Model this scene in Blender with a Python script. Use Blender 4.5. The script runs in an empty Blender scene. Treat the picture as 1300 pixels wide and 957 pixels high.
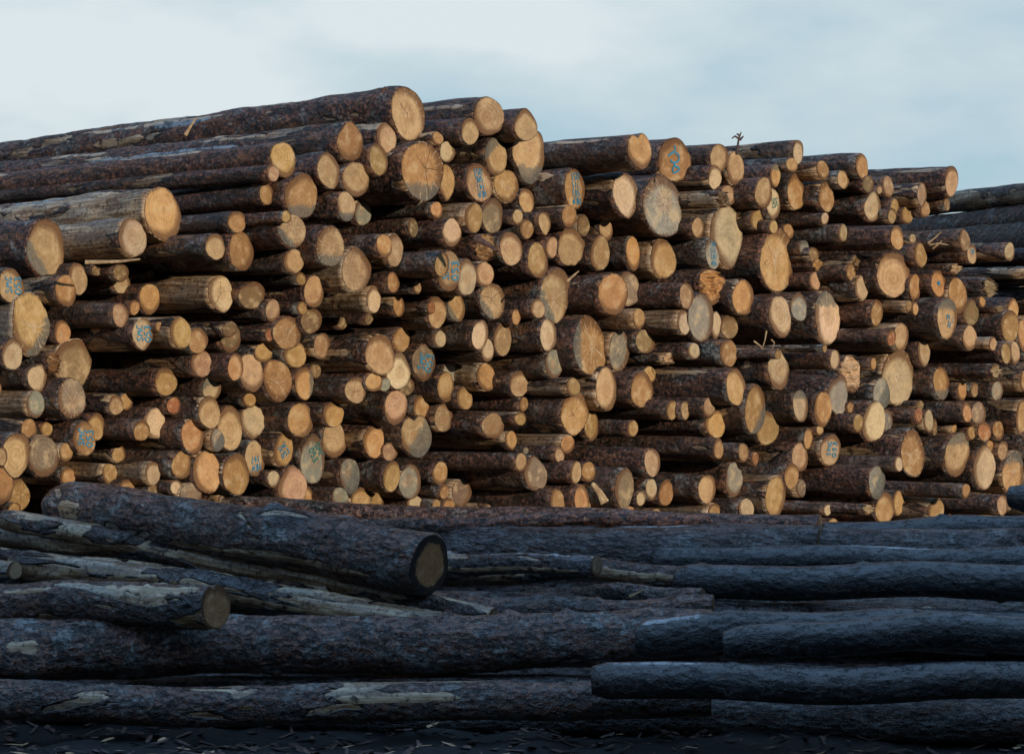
import bpy, bmesh, math, random
from mathutils import Vector, Matrix, noise
import numpy as np
C = bpy.context.scene.collection
SC = bpy.context.scene
rad = math.radians
# ---------------------------------------------------------------- camera
F = 3195.0                       # focal length in photo pixels (photo 1300 wide)
HOR = 450.0                      # horizon row in the photo
cam = bpy.data.cameras.new("camera")
cam.sensor_width = 36.0
cam.lens = 36.0 * F / 1300.0
cam.shift_y = -(478.5 - HOR) / 1300.0
cam.clip_start = 0.1; cam.clip_end = 6000
cam_o = bpy.data.objects.new("camera", cam); C.objects.link(cam_o)
CAMH = 1.75
cam_o.location = (0, 0, CAMH); cam_o.rotation_euler = (rad(90), 0, 0)
SC.camera = cam_o
# ---------------------------------------------------------------- light
SUN_AZ = (0.665, -0.747); SUN_EL = rad(11.0)
SKY_RAMP = [(0.0, (0.56, 0.69, 0.76)), (1.0, (0.73, 0.82, 0.86))]
w = bpy.data.worlds.new("World"); SC.world = w; w.use_nodes = True
nt = w.node_tree; nt.nodes.clear()
N = nt.nodes.new; LK = nt.links.new
out = N('ShaderNodeOutputWorld'); bg = N('ShaderNodeBackground'); sky = N('ShaderNodeTexSky')
sky.sky_type = 'NISHITA'; sky.sun_disc = False; sky.sun_elevation = SUN_EL
sky.sun_rotation = math.atan2(SUN_AZ[0], SUN_AZ[1]); sky.air_density = 1.0; sky.dust_density = 1.5
tc = N('ShaderNodeTexCoord'); mp = N('ShaderNodeMapping'); mp.inputs['Scale'].default_value = (1, 1, 2.2)
mp.inputs['Location'].default_value = (3.3, 1.2, 0.4)
LK(tc.outputs['Generated'], mp.inputs['Vector'])
nz = N('ShaderNodeTexNoise'); nz.inputs['Scale'].default_value = 7.0; nz.inputs['Detail'].default_value = 5; nz.inputs['Roughness'].default_value = 0.5
LK(mp.outputs['Vector'], nz.inputs['Vector'])
# cloud deck: pale grey cloud over the blue sky, thinner towards the right and the horizon
sep = N('ShaderNodeSeparateXYZ'); LK(tc.outputs['Generated'], sep.inputs[0])
mx = N('ShaderNodeMath'); mx.operation = 'MULTIPLY_ADD'; mx.inputs[1].default_value = -0.75; LK(sep.outputs[0], mx.inputs[0])
nc = N('ShaderNodeMath'); nc.operation = 'MULTIPLY_ADD'; nc.inputs[1].default_value = 3.0; nc.inputs[2].default_value = -1.05; LK(nz.outputs['Fac'], nc.inputs[0]); LK(nc.outputs[0], mx.inputs[2])
mz = N('ShaderNodeMath'); mz.operation = 'MULTIPLY_ADD'; mz.inputs[1].default_value = 1.6; LK(sep.outputs[2], mz.inputs[0]); LK(mx.outputs[0], mz.inputs[2])
cr = N('ShaderNodeValToRGB'); LK(mz.outputs[0], cr.inputs[0])
cr.color_ramp.elements[0].position = 0.05; cr.color_ramp.elements[0].color = (0.42, 0.60, 0.71, 1)
cr.color_ramp.elements[1].position = 0.95; cr.color_ramp.elements[1].color = (0.74, 0.82, 0.86, 1)
ce = cr.color_ramp.elements.new(0.5); ce.color = (0.575, 0.70, 0.765, 1)
# sky out of view, shaped for the light: dark low behind, bright blue overhead
up = N('ShaderNodeMapRange'); up.interpolation_type = 'SMOOTHSTEP'; LK(sep.outputs[2], up.inputs['Value']); up.inputs['From Min'].default_value = 0.14; up.inputs['From Max'].default_value = 0.60
bk_ = N('ShaderNodeMapRange'); bk_.interpolation_type = 'SMOOTHSTEP'; LK(sep.outputs[1], bk_.inputs['Value']); bk_.inputs['From Min'].default_value = 0.80; bk_.inputs['From Max'].default_value = 0.1
mm = N('ShaderNodeMath'); mm.operation = 'MAXIMUM'; LK(up.outputs[0], mm.inputs[0]); LK(bk_.outputs[0], mm.inputs[1])
dk = N('ShaderNodeMix'); dk.data_type = 'RGBA'; LK(mm.outputs[0], dk.inputs['Factor']); LK(cr.outputs[0], dk.inputs['A'])
el_ = N('ShaderNodeMapRange'); el_.interpolation_type = 'SMOOTHSTEP'; LK(sep.outputs[2], el_.inputs['Value']); el_.inputs['From Min'].default_value = 0.25; el_.inputs['From Max'].default_value = 0.95
zc = N('ShaderNodeMix'); zc.data_type = 'RGBA'; LK(el_.outputs[0], zc.inputs['Factor']); zc.inputs['A'].default_value = (0.045, 0.058, 0.085, 1); zc.inputs['B'].default_value = (0.50, 0.88, 1.42, 1)
LK(zc.outputs['Result'], dk.inputs['B'])
sc_ = N('ShaderNodeVectorMath'); sc_.operation = 'SCALE'; sc_.inputs['Scale'].default_value = 10.0; LK(dk.outputs['Result'], sc_.inputs[0])
mixw = N('ShaderNodeMix'); mixw.data_type = 'RGBA'; mixw.inputs['Factor'].default_value = 0.93
LK(sky.outputs[0], mixw.inputs['A']); LK(sc_.outputs[0], mixw.inputs['B'])
LK(mixw.outputs['Result'], bg.inputs['Color']); bg.inputs['Strength'].default_value = 0.1
LK(bg.outputs[0], out.inputs['Surface'])
sun = bpy.data.lights.new("sun", 'SUN'); sun.energy = 3.5; sun.angle = rad(0.6); sun.color = (1.0, 0.84, 0.64)
sun_o = bpy.data.objects.new("sun", sun); C.objects.link(sun_o)
sd = Vector((SUN_AZ[0] * math.cos(SUN_EL), SUN_AZ[1] * math.cos(SUN_EL), math.sin(SUN_EL))).normalized()
sun_o.rotation_euler = sd.to_track_quat('Z', 'Y').to_euler(); sun_o.location = (10, -10, 12)
SC.view_settings.view_transform = 'Standard'; SC.view_settings.look = 'None'
SC.view_settings.exposure = 0.0; SC.view_settings.gamma = 1.0

# photo x, y, half-width, half-height, tilt, colour, distance | features | label
LOGS = """
58.0 315.0 24.6 38.0 0 t 14.784|S:bl|large tan log at the upper left edge
206.0 272.0 23.0 34.4 0 y 14.840|N|smooth golden log with peeled pale side
167.6 302.0 20.0 25.0 0 p 14.696|N|nearest mid-sized pale cream log below and left of smooth golden log with peeled pale side
517.6 144.6 23.4 36.0 -6 t 15.512|c|huge log crowning the stack
444.0 180.0 17.2 25.0 -6 o 15.122|T|saw-hatched reddish log near the top
490.0 176.0 12.4 20.0 0 t 15.314||nearest mid-sized tan log below and left of the huge log crowning the stack
480.0 203.0 12.4 21.0 0 y 15.208||nearest mid-sized yellowish log below and right of the saw-hatched reddish log near the top
359.0 203.0 16.4 23.0 0 y 14.830||round ochre log on the left slope
346.0 220.0 8.0 11.0 0 k 14.712||
417.0 218.0 16.0 24.0 -12 t 14.987|B|nearest mid-sized tan log below and left of the saw-hatched reddish log near the top
451.0 228.0 16.6 22.4 0 t 15.128||nearest mid-sized tan log below the saw-hatched reddish log near the top
382.0 249.0 22.4 28.4 -24 y 14.879|S:b|tilted yellow log with grey lower rim
338.0 247.0 9.2 14.0 0 o 14.794||nearest small orange log left of the tilted yellow log with grey lower rim
439.0 262.0 13.6 19.0 0 t 15.048|S:b|nearest mid-sized tan log above the tan log with grey foot
460.0 270.0 10.4 17.0 0 g 15.586||nearest mid-sized grey log above and right of the tan log with grey foot
536.0 217.0 27.4 39.6 0 o 15.381|S:b c|huge brown-rimmed log below the peak
620.0 148.0 18.0 25.0 0 t 15.721|r|ringed top log right of the peak
596.0 167.0 12.0 17.6 0 t 15.587||nearest mid-sized tan log below and left of the ringed top log right of the peak
567.4 193.0 9.6 13.4 0 p 15.603||nearest small pale cream log above and right of the huge brown-rimmed log below the peak
555.0 176.0 11.0 9.0 0 o 15.551||
667.0 159.0 16.0 21.0 0 t 15.838|T|nearest mid-sized tan log above the huge ragged-edged log near the top
671.2 196.0 22.4 36.0 -4 t 16.115|X S:b|huge ragged-edged log near the top
629.0 199.4 16.0 23.6 -6 t 15.866|S:tl|log with a dark grey upper quarter
608.0 232.4 17.0 25.6 0 t 15.744|M:4|log with four upside-down blue lines
642.4 236.0 15.6 21.0 0 y 15.989|c|nearest mid-sized yellowish log right of the log with four upside-down blue lines
565.6 231.0 10.4 24.0 0 o 15.630|B|nearest mid-sized orange log below and right of the huge brown-rimmed log below the peak
668.0 255.0 10.0 16.0 0 y 16.092||nearest mid-sized yellowish log below the huge ragged-edged log near the top
554.0 267.0 7.2 11.0 0 o 15.587||
601.0 276.6 13.0 19.0 0 y 15.637||nearest mid-sized yellowish log left of the dull grey log below the four-line mark
625.0 274.4 14.4 22.0 0 w 15.796||dull grey log below the four-line mark
657.0 276.0 6.6 10.0 0 t 15.861||
668.0 291.0 10.0 12.4 0 y 15.928||nearest small yellowish log above and right of the pinkish log with chipped top
691.0 283.6 8.4 15.0 0 t 15.994|B|nearest small tan log above and left of the tan log with jagged lower edge
722.0 275.0 10.0 15.0 -8 o 16.037||nearest small orange log below the narrow orange log crowded with blue figures
740.0 286.0 9.0 14.4 0 b 16.281||nearest small dim brown log above and right of the tan log with jagged lower edge
729.0 240.0 14.0 25.6 0 o 16.103|M:D|narrow orange log crowded with blue figures
573.0 295.0 16.4 18.0 0 p 15.548|T|nearest mid-sized pale cream log above the log with half-hidden teal numerals
524.0 289.0 7.2 13.0 0 b 15.562||
794.0 248.6 18.0 29.6 0 p 16.218|c B|pale cracked log left of the giant
811.6 191.4 17.2 24.0 0 y 15.967|H|notched heart-shaped log on the top edge
855.6 204.0 19.4 28.0 0 o 16.622|M:P|top log with a blue squiggle
912.6 201.0 11.6 18.4 0 t 16.760||nearest mid-sized tan log right of the top log with a blue squiggle
933.0 214.0 11.0 21.6 -5 t 16.902||nearest mid-sized tan log above the large pale pink split log
907.0 225.0 9.4 15.6 0 p 16.651||nearest mid-sized pale cream log right of the top log with a blue squiggle
924.4 248.0 9.6 13.2 0 t 16.883||nearest small tan log above the large pale pink split log
917.0 253.0 9.6 10.4 0 w 16.476|J|nearest small weathered brown log above the large pale pink split log
840.6 262.0 28.0 40.0 0 g 16.463|c|giant pale log with a vertical crack
885.6 290.0 9.0 14.0 0 t 16.585|B|nearest small tan log above and left of small grey log crowded with dark blue figures
922.0 301.0 25.2 40.0 -8 p 16.869|B|large pale pink split log
904.0 322.4 11.0 19.6 0 g 16.629|M:D|small grey log crowded with dark blue figures
969.0 245.0 11.4 20.0 0 t 16.898||nearest mid-sized tan log above and left of the narrow whitish log with blue scrawl
983.6 223.0 7.0 15.2 0 o 16.975|S:t|nearest small orange log above the narrow whitish log with blue scrawl
1010.0 244.0 10.0 23.6 0 o 17.133||nearest mid-sized orange log above and right of the narrow whitish log with blue scrawl
981.0 259.0 10.4 20.0 0 p 17.046|M:S|narrow whitish log with blue scrawl
960.0 279.0 9.0 13.6 0 y 16.982||nearest small yellowish log below and left of the narrow whitish log with blue scrawl
1013.0 193.0 6.6 15.2 0 p 17.058||nearest small pale cream log above and right of the narrow whitish log with blue scrawl
1005.0 210.0 12.4 9.6 0 y 17.003||nearest small yellowish log above and right of the narrow whitish log with blue scrawl
981.0 288.0 8.0 9.0 0 y 16.973||
986.0 331.0 24.0 42.6 0 y 17.068|c|big golden egg-shaped log
1001.0 294.0 6.4 10.0 0 o 17.213||
1020.0 315.0 6.0 10.0 0 g 17.154|S:t|
1033.0 324.0 8.4 10.0 0 b 17.141||
803.0 322.0 10.0 22.0 0 o 16.403||nearest mid-sized orange log right of the oval log with a pale centre spot
1093.6 211.0 8.4 16.4 -10 o 17.258||nearest mid-sized orange log left of the top right log with peeled stripe
1070.0 228.0 8.4 12.4 0 t 17.232||nearest small tan log right of the narrow whitish log with blue scrawl
1044.0 216.0 9.6 12.4 0 o 17.103||nearest small orange log above and right of the narrow whitish log with blue scrawl
1048.4 250.4 11.4 19.6 0 o 17.198|c|nearest mid-sized orange log right of the narrow whitish log with blue scrawl
1102.0 234.0 8.8 11.2 0 b 17.303||
1127.0 237.6 6.0 14.4 0 k 17.457||
1116.0 241.0 5.0 5.6 0 t 17.394||
1107.6 262.4 11.2 19.6 0 p 17.355|T|nearest mid-sized pale cream log above the big ringed log on the right
1207.4 230.0 7.6 20.4 -6 t 17.477||top right log with peeled stripe
1170.0 248.0 6.4 16.0 0 w 17.477|B|nearest mid-sized weathered brown log below and left of the top right log with peeled stripe
1174.2 266.4 7.2 10.4 0 t 17.576||
1201.6 259.0 4.0 9.0 0 b 17.571||
1136.0 262.4 7.2 10.0 0 y 17.496||
1151.0 273.4 7.0 11.0 0 y 17.544||
1132.0 274.0 12.0 10.0 0 t 17.417||nearest small tan log above the big ringed log on the right
1047.0 278.0 5.0 8.4 0 p 17.093||
1069.6 296.0 5.6 11.6 0 t 17.055||
1138.4 302.0 7.6 15.2 0 o 16.923||nearest small orange log above the big ringed log on the right
1158.4 303.6 8.0 6.4 0 t 16.969||
1168.0 324.0 9.4 16.0 0 y 17.273||nearest mid-sized yellowish log above and right of the big ringed log on the right
1233.6 323.0 7.0 12.0 0 t 17.386|M:T|log with a blue T mark
1281.0 320.0 6.4 12.0 0 p 17.345||pale barkless pole at far right
1224.0 305.0 13.6 14.4 0 b 17.203|T|nearest small dim brown log above and left of the log with a blue T mark
13.9 363.0 15.2 22.3 -10 t 14.569|M:A|blue-lettered log at the left edge
82.9 369.4 14.4 20.3 -6 o 14.674||round orange log by the left edge
98.2 354.2 12.9 21.2 -6 t 14.831||nearest mid-sized tan log above and right of the round orange log by the left edge
153.7 358.9 10.5 14.6 0 p 15.008|T|nearest small pale cream log above the cream log with two blue columns
189.5 379.5 13.9 20.3 0 y 14.998||nearest mid-sized yellowish log above the cream log with two blue columns
170.1 390.5 7.1 9.8 0 o 14.912||
152.3 399.8 9.6 15.9 0 k 14.622||nearest mid-sized pinkish log above and left of the cream log with two blue columns
38.1 410.8 25.4 40.6 6 y 14.644|X S:br c|huge knobbly log at left edge
78.7 421.8 10.2 15.9 0 o 14.775||nearest mid-sized orange log above the giant dim brown log at left
180.7 424.4 13.9 21.3 4 p 14.638|B M:A|cream log with two blue columns
201.4 415.1 4.4 6.8 0 o 14.674||
122.7 342.3 12.7 8.1 0 b 14.877||nearest small dim brown log above and right of round orange log by the left edge
153.2 346.5 15.2 11.5 0 b 14.867||nearest small dim brown log right of the round orange log by the left edge
190.4 349.1 6.8 6.1 0 b 15.188||
300.2 282.0 11.5 14.4 0 o 14.748||nearest small orange log above the big smooth orange log on the left
363.3 275.6 5.9 7.8 0 y 14.623||
369.7 292.2 17.9 22.3 0 t 14.767|S:bl c|nearest mid-sized tan log below the tilted yellow log with grey lower rim
272.8 313.3 11.8 17.3 0 t 14.677||nearest mid-sized tan log left of the big smooth orange log on the left
305.8 319.2 16.9 25.7 0 o 14.794||big smooth orange log on the left
372.3 331.9 12.5 15.9 0 t 14.898||nearest mid-sized tan log left of the tan log with grey foot
381.9 353.9 6.4 8.8 0 o 14.997||
398.0 370.8 13.5 20.6 0 t 15.073|r|nearest mid-sized tan log below and left of the big pear-shaped tan log
279.9 373.0 16.1 23.4 0 p 14.857|c|bright rough-cut log on the left
319.3 375.1 16.9 17.8 0 b 14.945||nearest mid-sized dim brown log right of the bright rough-cut log on the left
345.9 394.5 9.6 14.7 0 k 14.987|r|nearest small pinkish log above and left of the yellow log with a dark crack
382.8 391.2 6.3 8.5 0 o 15.021||
394.6 407.2 13.5 16.9 0 b 15.135||nearest mid-sized dim brown log above and right of the yellow log with a dark crack
291.4 418.2 13.2 10.5 0 b 14.812||nearest small dim brown log below the bright rough-cut log on the left
418.6 313.3 17.8 25.4 0 t 14.934|S:b c|tan log with grey foot
451.6 342.1 19.1 28.8 -4 t 15.074|T|big pear-shaped tan log
487.2 312.5 9.1 15.9 0 o 15.100||nearest mid-sized orange log above and right of the big pear-shaped tan log
499.8 317.9 11.5 21.3 0 t 15.247||nearest mid-sized tan log above and right of the big pear-shaped tan log
560.8 336.2 9.8 16.6 0 y 15.163||nearest mid-sized yellowish log above and left of the log with half-hidden teal numerals
569.2 344.6 14.9 25.4 0 t 15.360|M:A|log with half-hidden teal numerals
591.7 352.2 12.9 24.0 0 p 15.540||nearest mid-sized pale cream log right of the log with half-hidden teal numerals
499.0 358.5 8.5 13.9 0 o 15.308||nearest small orange log right of the big pear-shaped tan log
529.5 364.9 5.1 8.8 0 t 15.378||
474.0 380.2 10.5 16.9 0 p 15.300||nearest mid-sized pale cream log below and right of the big pear-shaped tan log
505.8 388.6 8.1 13.5 0 o 15.518||nearest small orange log above the big tan log with faint stamp
546.9 391.2 5.1 8.1 0 r 15.472||
554.3 396.6 12.9 21.0 0 t 15.611||nearest mid-sized tan log below the log with half-hidden teal numerals
579.0 390.3 10.5 19.0 0 y 15.736|S:bl|nearest mid-sized yellowish log below the log with half-hidden teal numerals
433.0 410.6 6.8 8.1 0 b 15.654||
468.0 404.7 5.4 7.8 0 b 15.602||
616.1 315.0 12.2 18.3 0 o 15.702|J|nearest mid-sized orange log left of the pinkish log with chipped top
614.4 348.0 11.5 16.1 0 t 15.678||nearest mid-sized tan log right of the log with half-hidden teal numerals
648.2 315.8 14.2 22.0 0 k 15.815||pinkish log with chipped top
682.1 331.1 13.5 22.8 -8 y 15.926||tall yellow oval log
699.8 314.2 8.8 13.9 0 k 16.038||nearest small pinkish log above and right of the tall yellow oval log
724.4 313.8 17.8 24.0 0 t 16.179|X|tan log with jagged lower edge
768.9 291.8 9.0 13.2 0 t 16.397||nearest small tan log above the oval log with a pale centre spot
761.3 321.3 13.9 22.8 0 t 16.320|r|oval log with a pale centre spot
704.1 375.1 21.7 35.5 -6 t 16.058|c S:bl|large log with pale sunburst cracks
777.7 373.7 17.9 27.1 0 o 16.132||large blunt orange log at centre
797.2 367.0 16.1 23.4 0 w 16.361||nearest mid-sized weathered brown log right of the large blunt orange log at centre
624.9 382.2 14.7 23.7 0 t 15.807|c S:bl|nearest mid-sized tan log below and right of the log with half-hidden teal numerals
682.1 392.0 8.8 12.2 0 k 15.886||nearest small pinkish log below and left of the large log with pale sunburst cracks
655.3 402.2 6.8 10.2 0 o 15.880||
810.7 404.7 8.1 13.9 0 o 16.155||nearest small orange log below and right of the large blunt orange log at centre
841.5 328.9 16.4 25.4 0 y 16.521||nearest mid-sized yellowish log left of the small grey log crowded with dark blue figures
871.1 375.5 9.8 16.6 0 k 16.295||nearest mid-sized pinkish log left of the log with a rotten dark core
901.5 365.0 18.1 24.0 -8 o 16.619|X J|log with a rotten dark core
867.7 409.3 9.3 16.2 0 p 16.283||nearest mid-sized pale cream log left of the large olive-brown log right of centre
889.4 403.4 18.3 31.8 -6 g 16.448||large olive-brown log right of centre
908.3 413.5 7.6 17.8 0 p 16.632|B|nearest mid-sized pale cream log below and right of the large olive-brown log right of centre
925.2 415.2 11.8 15.2 0 b 16.744||nearest small dim brown log right of the large olive-brown log right of centre
943.0 378.0 13.9 24.0 0 o 16.731||nearest mid-sized orange log right of the log with a rotten dark core
989.9 401.7 13.5 26.7 0 p 16.788|r|bright cream oval log right of centre
1013.6 389.8 11.0 18.3 0 g 16.939||speckled pale grey log right of centre
818.6 433.8 11.0 15.6 0 b 16.392||nearest mid-sized dim brown log right of the grey log with star cracks
880.4 445.7 8.5 10.8 0 p 16.314||
987.0 449.9 7.6 6.4 0 o 16.291||
1036.7 336.4 5.5 8.6 0 o 17.158|J|
1033.9 357.2 8.0 12.2 0 k 17.148||
1080.3 344.7 6.6 12.2 0 o 17.070||
1088.6 332.9 6.9 10.5 0 b 17.137||
1092.8 365.9 8.3 16.3 0 p 17.101||nearest mid-sized pale cream log below and left of the big ringed log on the right
1133.6 348.8 18.8 28.8 0 t 17.178|r|big ringed log on the right
1161.0 365.5 9.0 17.4 0 o 17.319||nearest mid-sized orange log left of the log with a blue dot
1049.8 403.8 17.4 34.6 0 p 17.088|S:t c|tall pale log with grey top
1112.8 397.3 9.0 17.4 0 o 17.127||nearest mid-sized orange log below and left of the big ringed log on the right
1153.4 389.0 3.7 7.6 0 y 17.097||
1161.3 391.8 4.4 8.6 0 y 17.157||
1191.3 359.9 10.4 17.4 0 o 17.395|M:O|log with a blue dot
1214.8 376.1 12.7 23.8 -12 y 17.524||tilted smooth golden log at right
1232.2 396.9 10.4 17.3 0 b 17.668||nearest mid-sized dim brown log below and right of the tilted smooth golden log at right
1255.7 365.0 7.2 12.5 0 p 17.749|J|splintered white log at far right
1246.7 383.5 4.4 7.2 0 o 17.735||
1285.5 391.8 8.3 13.6 0 o 17.840|T|nearest small orange log below and right of the splintered white log at far right
1267.5 392.2 4.8 4.7 0 p 17.696|J|
1211.4 341.9 8.0 8.0 0 p 17.424|J|
15.2 449.9 13.9 20.6 0 p 14.500||cream log on the left edge
47.4 479.5 13.2 17.9 0 p 14.627|X|nearest mid-sized pale cream log above the grey log with a pale V crack
44.8 513.4 11.8 17.9 0 g 14.583|c|grey log with a pale V crack
93.1 460.9 23.4 32.5 0 b 14.826||giant dim brown log at left
66.8 460.9 7.6 13.9 0 o 14.672|J|nearest small orange log left of the giant dim brown log at left
90.5 505.8 17.8 26.2 0 w 14.640|c|brown log with a white slash
146.9 514.2 8.8 13.2 0 t 14.884||nearest small tan log right of the brown log with a white slash
159.9 510.0 9.1 11.2 0 y 14.980||nearest small yellowish log right of the brown log with a white slash
195.5 537.4 14.9 20.0 0 p 14.900||nearest mid-sized pale cream log above and left of fat yellow log in lower left row
179.4 546.4 10.2 13.5 0 o 14.779||nearest small orange log right of the rosy log with blue letters
36.4 544.7 10.2 13.5 0 o 14.536||nearest small orange log below the grey log with a pale V crack
58.4 544.7 8.5 9.5 0 y 14.724||
121.0 542.2 12.7 17.8 0 y 14.856||nearest mid-sized yellowish log above and right of the rosy log with blue letters
-5.1 492.2 7.6 10.2 0 t 14.714||
228.8 422.5 13.2 20.3 0 y 14.676||clean yellow log on the left
250.8 432.2 12.2 16.9 -14 o 14.779||nearest mid-sized orange log below and right of the clean yellow log on the left
292.2 428.8 13.2 19.6 0 b 14.989||nearest mid-sized dim brown log above the ribbed orange log on the left half
255.0 461.4 12.9 17.9 0 k 14.835||nearest mid-sized pinkish log left of the ribbed orange log on the left half
298.7 466.0 11.0 17.6 0 o 14.844||ribbed orange log on the left half
318.5 473.1 16.6 24.7 0 t 14.958||nearest mid-sized tan log right of the ribbed orange log on the left half
341.3 425.0 5.4 8.5 0 r 14.945||
364.2 422.8 18.3 21.7 0 y 15.042|c|yellow log with a dark crack
333.7 448.2 11.8 12.9 0 y 15.037||nearest small yellowish log above and left of the log with a pale Y crack
374.3 449.9 14.9 17.3 0 y 15.439||nearest mid-sized yellowish log below the yellow log with a dark crack
408.5 438.6 10.2 16.6 0 t 15.496||nearest mid-sized tan log right of the yellow log with a dark crack
351.8 482.9 18.1 27.1 0 o 15.241|c|log with a pale Y crack
385.8 486.6 12.7 21.0 0 o 15.383|S:r|log with a silvery band
268.5 493.1 11.5 16.2 0 p 14.962|S:tl|nearest mid-sized pale cream log below and left of ribbed orange log on the left half
316.4 508.3 8.8 9.5 0 o 15.226||
265.2 523.5 13.5 20.6 0 t 14.917||nearest mid-sized tan log above and left of the tall tan log beside a silver-grey one
381.1 533.4 16.1 22.3 0 o 15.341||plain egg-shaped orange log
319.8 534.5 15.6 24.0 0 p 15.324|c B|nearest mid-sized pale cream log right of the tall tan log beside a silver-grey one
210.2 484.6 16.1 17.8 0 y 14.854||nearest mid-sized yellowish log below the clean yellow log on the left
220.3 515.1 9.3 11.5 0 r 14.927||nearest small reddish log left of the tall tan log beside a silver-grey one
399.7 471.1 10.2 9.3 0 b 15.476||
482.1 450.3 17.9 26.1 0 t 15.429||big tan log with faint stamp
508.3 432.2 12.2 16.6 0 o 15.718|c|nearest mid-sized orange log above and right of the big tan log with faint stamp
505.3 470.7 15.2 24.0 8 p 15.590|T|pale teardrop-shaped log left of centre
537.4 460.9 16.4 23.4 0 w 15.770|B M:A|dim log with dark green letters
557.9 430.5 7.6 11.2 0 p 15.770||
571.8 471.9 9.8 12.9 0 g 16.075||nearest small grey log right of the dim log with dark green letters
565.5 491.4 12.2 19.6 0 y 15.978||nearest mid-sized yellowish log below and right of the dim log with dark green letters
589.2 505.8 11.0 14.9 0 y 16.061||nearest small yellowish log below and right of the dim log with dark green letters
451.1 495.3 13.9 16.9 0 t 15.333|c|tan log with a three-armed crack
474.0 485.5 12.9 12.2 0 y 15.409||nearest small yellowish log above and right of the tan log with a three-armed crack
487.2 488.0 7.8 9.3 0 g 15.495||
515.1 489.7 10.2 12.7 0 b 15.731||nearest small dim brown log below and right of the pale teardrop-shaped log left of centre
501.9 516.8 14.9 22.0 0 k 15.649||nearest mid-sized pinkish log above and left of the heart-shaped log with grey core
534.0 516.8 10.5 16.2 0 o 15.997||nearest mid-sized orange log above the heart-shaped log with grey core
562.8 530.3 11.8 18.6 0 t 16.057||nearest mid-sized tan log above and right of the heart-shaped log with grey core
528.1 553.2 20.0 27.1 0 t 15.894|H S:c|heart-shaped log with grey core
422.8 526.1 14.4 16.1 0 o 15.386||nearest mid-sized orange log below and left of the tan log with a three-armed crack
609.0 425.4 10.5 19.5 0 p 15.727||nearest mid-sized pale cream log above and right of the dim log with dark green letters
618.3 444.8 8.5 15.2 0 p 15.833||nearest small pale cream log right of the dim log with dark green letters
637.6 430.5 10.8 22.3 0 t 15.934||nearest mid-sized tan log below and left of the large log with pale sunburst cracks
695.6 425.4 12.4 21.0 0 p 15.936||nearest mid-sized pale cream log below the large log with pale sunburst cracks
703.2 461.8 12.4 18.6 0 g 16.006||nearest mid-sized grey log below and left of the huge orange log at the centre
748.1 439.8 22.8 38.2 0 o 16.100|c S:l|huge orange log at the centre
785.6 445.7 14.4 27.9 0 g 16.303|c|grey log with star cracks
616.6 478.7 11.5 19.0 0 y 16.044||nearest mid-sized yellowish log right of the dim log with dark green letters
659.2 487.2 13.2 16.6 0 t 16.058||nearest mid-sized tan log above and left of the glowing orange oval log at centre
769.2 493.9 14.4 27.1 0 t 16.130||nearest large tan log left of the plain orange log right of centre
727.3 491.4 11.0 12.2 0 y 15.949||nearest small yellowish log above the glowing orange oval log at centre
729.0 525.2 16.6 29.4 0 o 16.053|c B|glowing orange oval log at centre
750.6 541.3 10.5 18.6 0 y 16.213||nearest mid-sized yellowish log below and right of the glowing orange oval log at centre
664.3 513.4 5.8 9.5 0 o 16.050||
660.4 531.2 9.1 9.1 0 y 16.037||
625.4 540.5 14.4 16.6 0 b 16.007||nearest mid-sized dim brown log right of the heart-shaped log with grey core
802.7 543.8 7.1 10.8 0 y 16.171||
814.4 494.8 14.9 23.0 0 o 16.219||plain orange log right of centre
847.0 455.0 5.4 8.1 0 p 16.344|J|
924.4 448.2 10.7 18.3 0 o 16.396||nearest mid-sized orange log above the ochre oval log right of centre
933.7 491.4 13.9 24.0 0 y 16.198||ochre oval log right of centre
987.5 468.5 12.7 26.7 0 p 16.431|T|log with dark wet bark rim
852.5 520.5 7.8 12.9 0 y 16.179||nearest small yellowish log below and right of the plain orange log right of centre
869.9 520.7 6.4 12.2 0 t 16.222||
899.8 517.6 7.1 13.2 0 k 16.215||
907.5 537.9 11.8 18.6 0 y 16.296||nearest mid-sized yellowish log below and left of the ochre oval log right of centre
958.2 520.2 14.4 30.8 0 o 16.325|S:br|tall split orange log
823.7 476.2 8.5 11.2 0 y 16.362||
973.0 543.0 14.2 22.0 0 y 16.510||nearest mid-sized yellowish log below and right of the tall split orange log
1059.8 456.7 7.1 12.9 0 p 16.352||
1078.1 474.5 13.2 24.0 0 p 16.980|J|torn log with purple bark scraps
1063.6 501.5 14.2 25.7 -8 g 16.797|X|nearest mid-sized grey log above and right of the tall orange log with dark blue rim
1015.8 515.1 10.2 21.0 0 p 16.506|S:t|narrow log with grey cap
1044.1 519.3 11.5 23.7 0 o 16.621||tall orange log with dark blue rim
1131.3 428.8 6.8 11.2 0 r 16.977||
1143.6 427.9 8.8 18.6 0 t 17.101||nearest mid-sized tan log above the tall faceted pale log at right
1108.1 462.1 3.7 8.1 0 o 17.031||
1139.7 478.7 18.3 35.5 0 p 17.252|c|tall faceted pale log at right
1118.7 499.8 12.2 20.6 0 g 17.036|S:c|dark oily grey log
1172.4 446.5 8.8 18.6 0 p 17.357|H|nearest mid-sized pale cream log above and left of the orange log with bluish lower tip
1079.3 516.8 4.7 7.4 0 o 16.891||
1089.5 537.4 5.9 12.2 0 y 16.720||
1108.9 535.4 12.9 27.9 0 p 16.921||slim pale log beside the oily one
1125.8 533.7 6.8 14.6 0 g 17.084||
1166.1 527.8 5.4 10.8 0 r 17.060||
1167.3 515.1 5.9 7.1 0 b 17.241||
1026.0 556.5 6.4 13.5 0 y 16.576||
1040.4 546.4 7.1 6.1 0 y 16.606||
1046.3 442.3 8.5 5.1 0 y 16.271||
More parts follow.
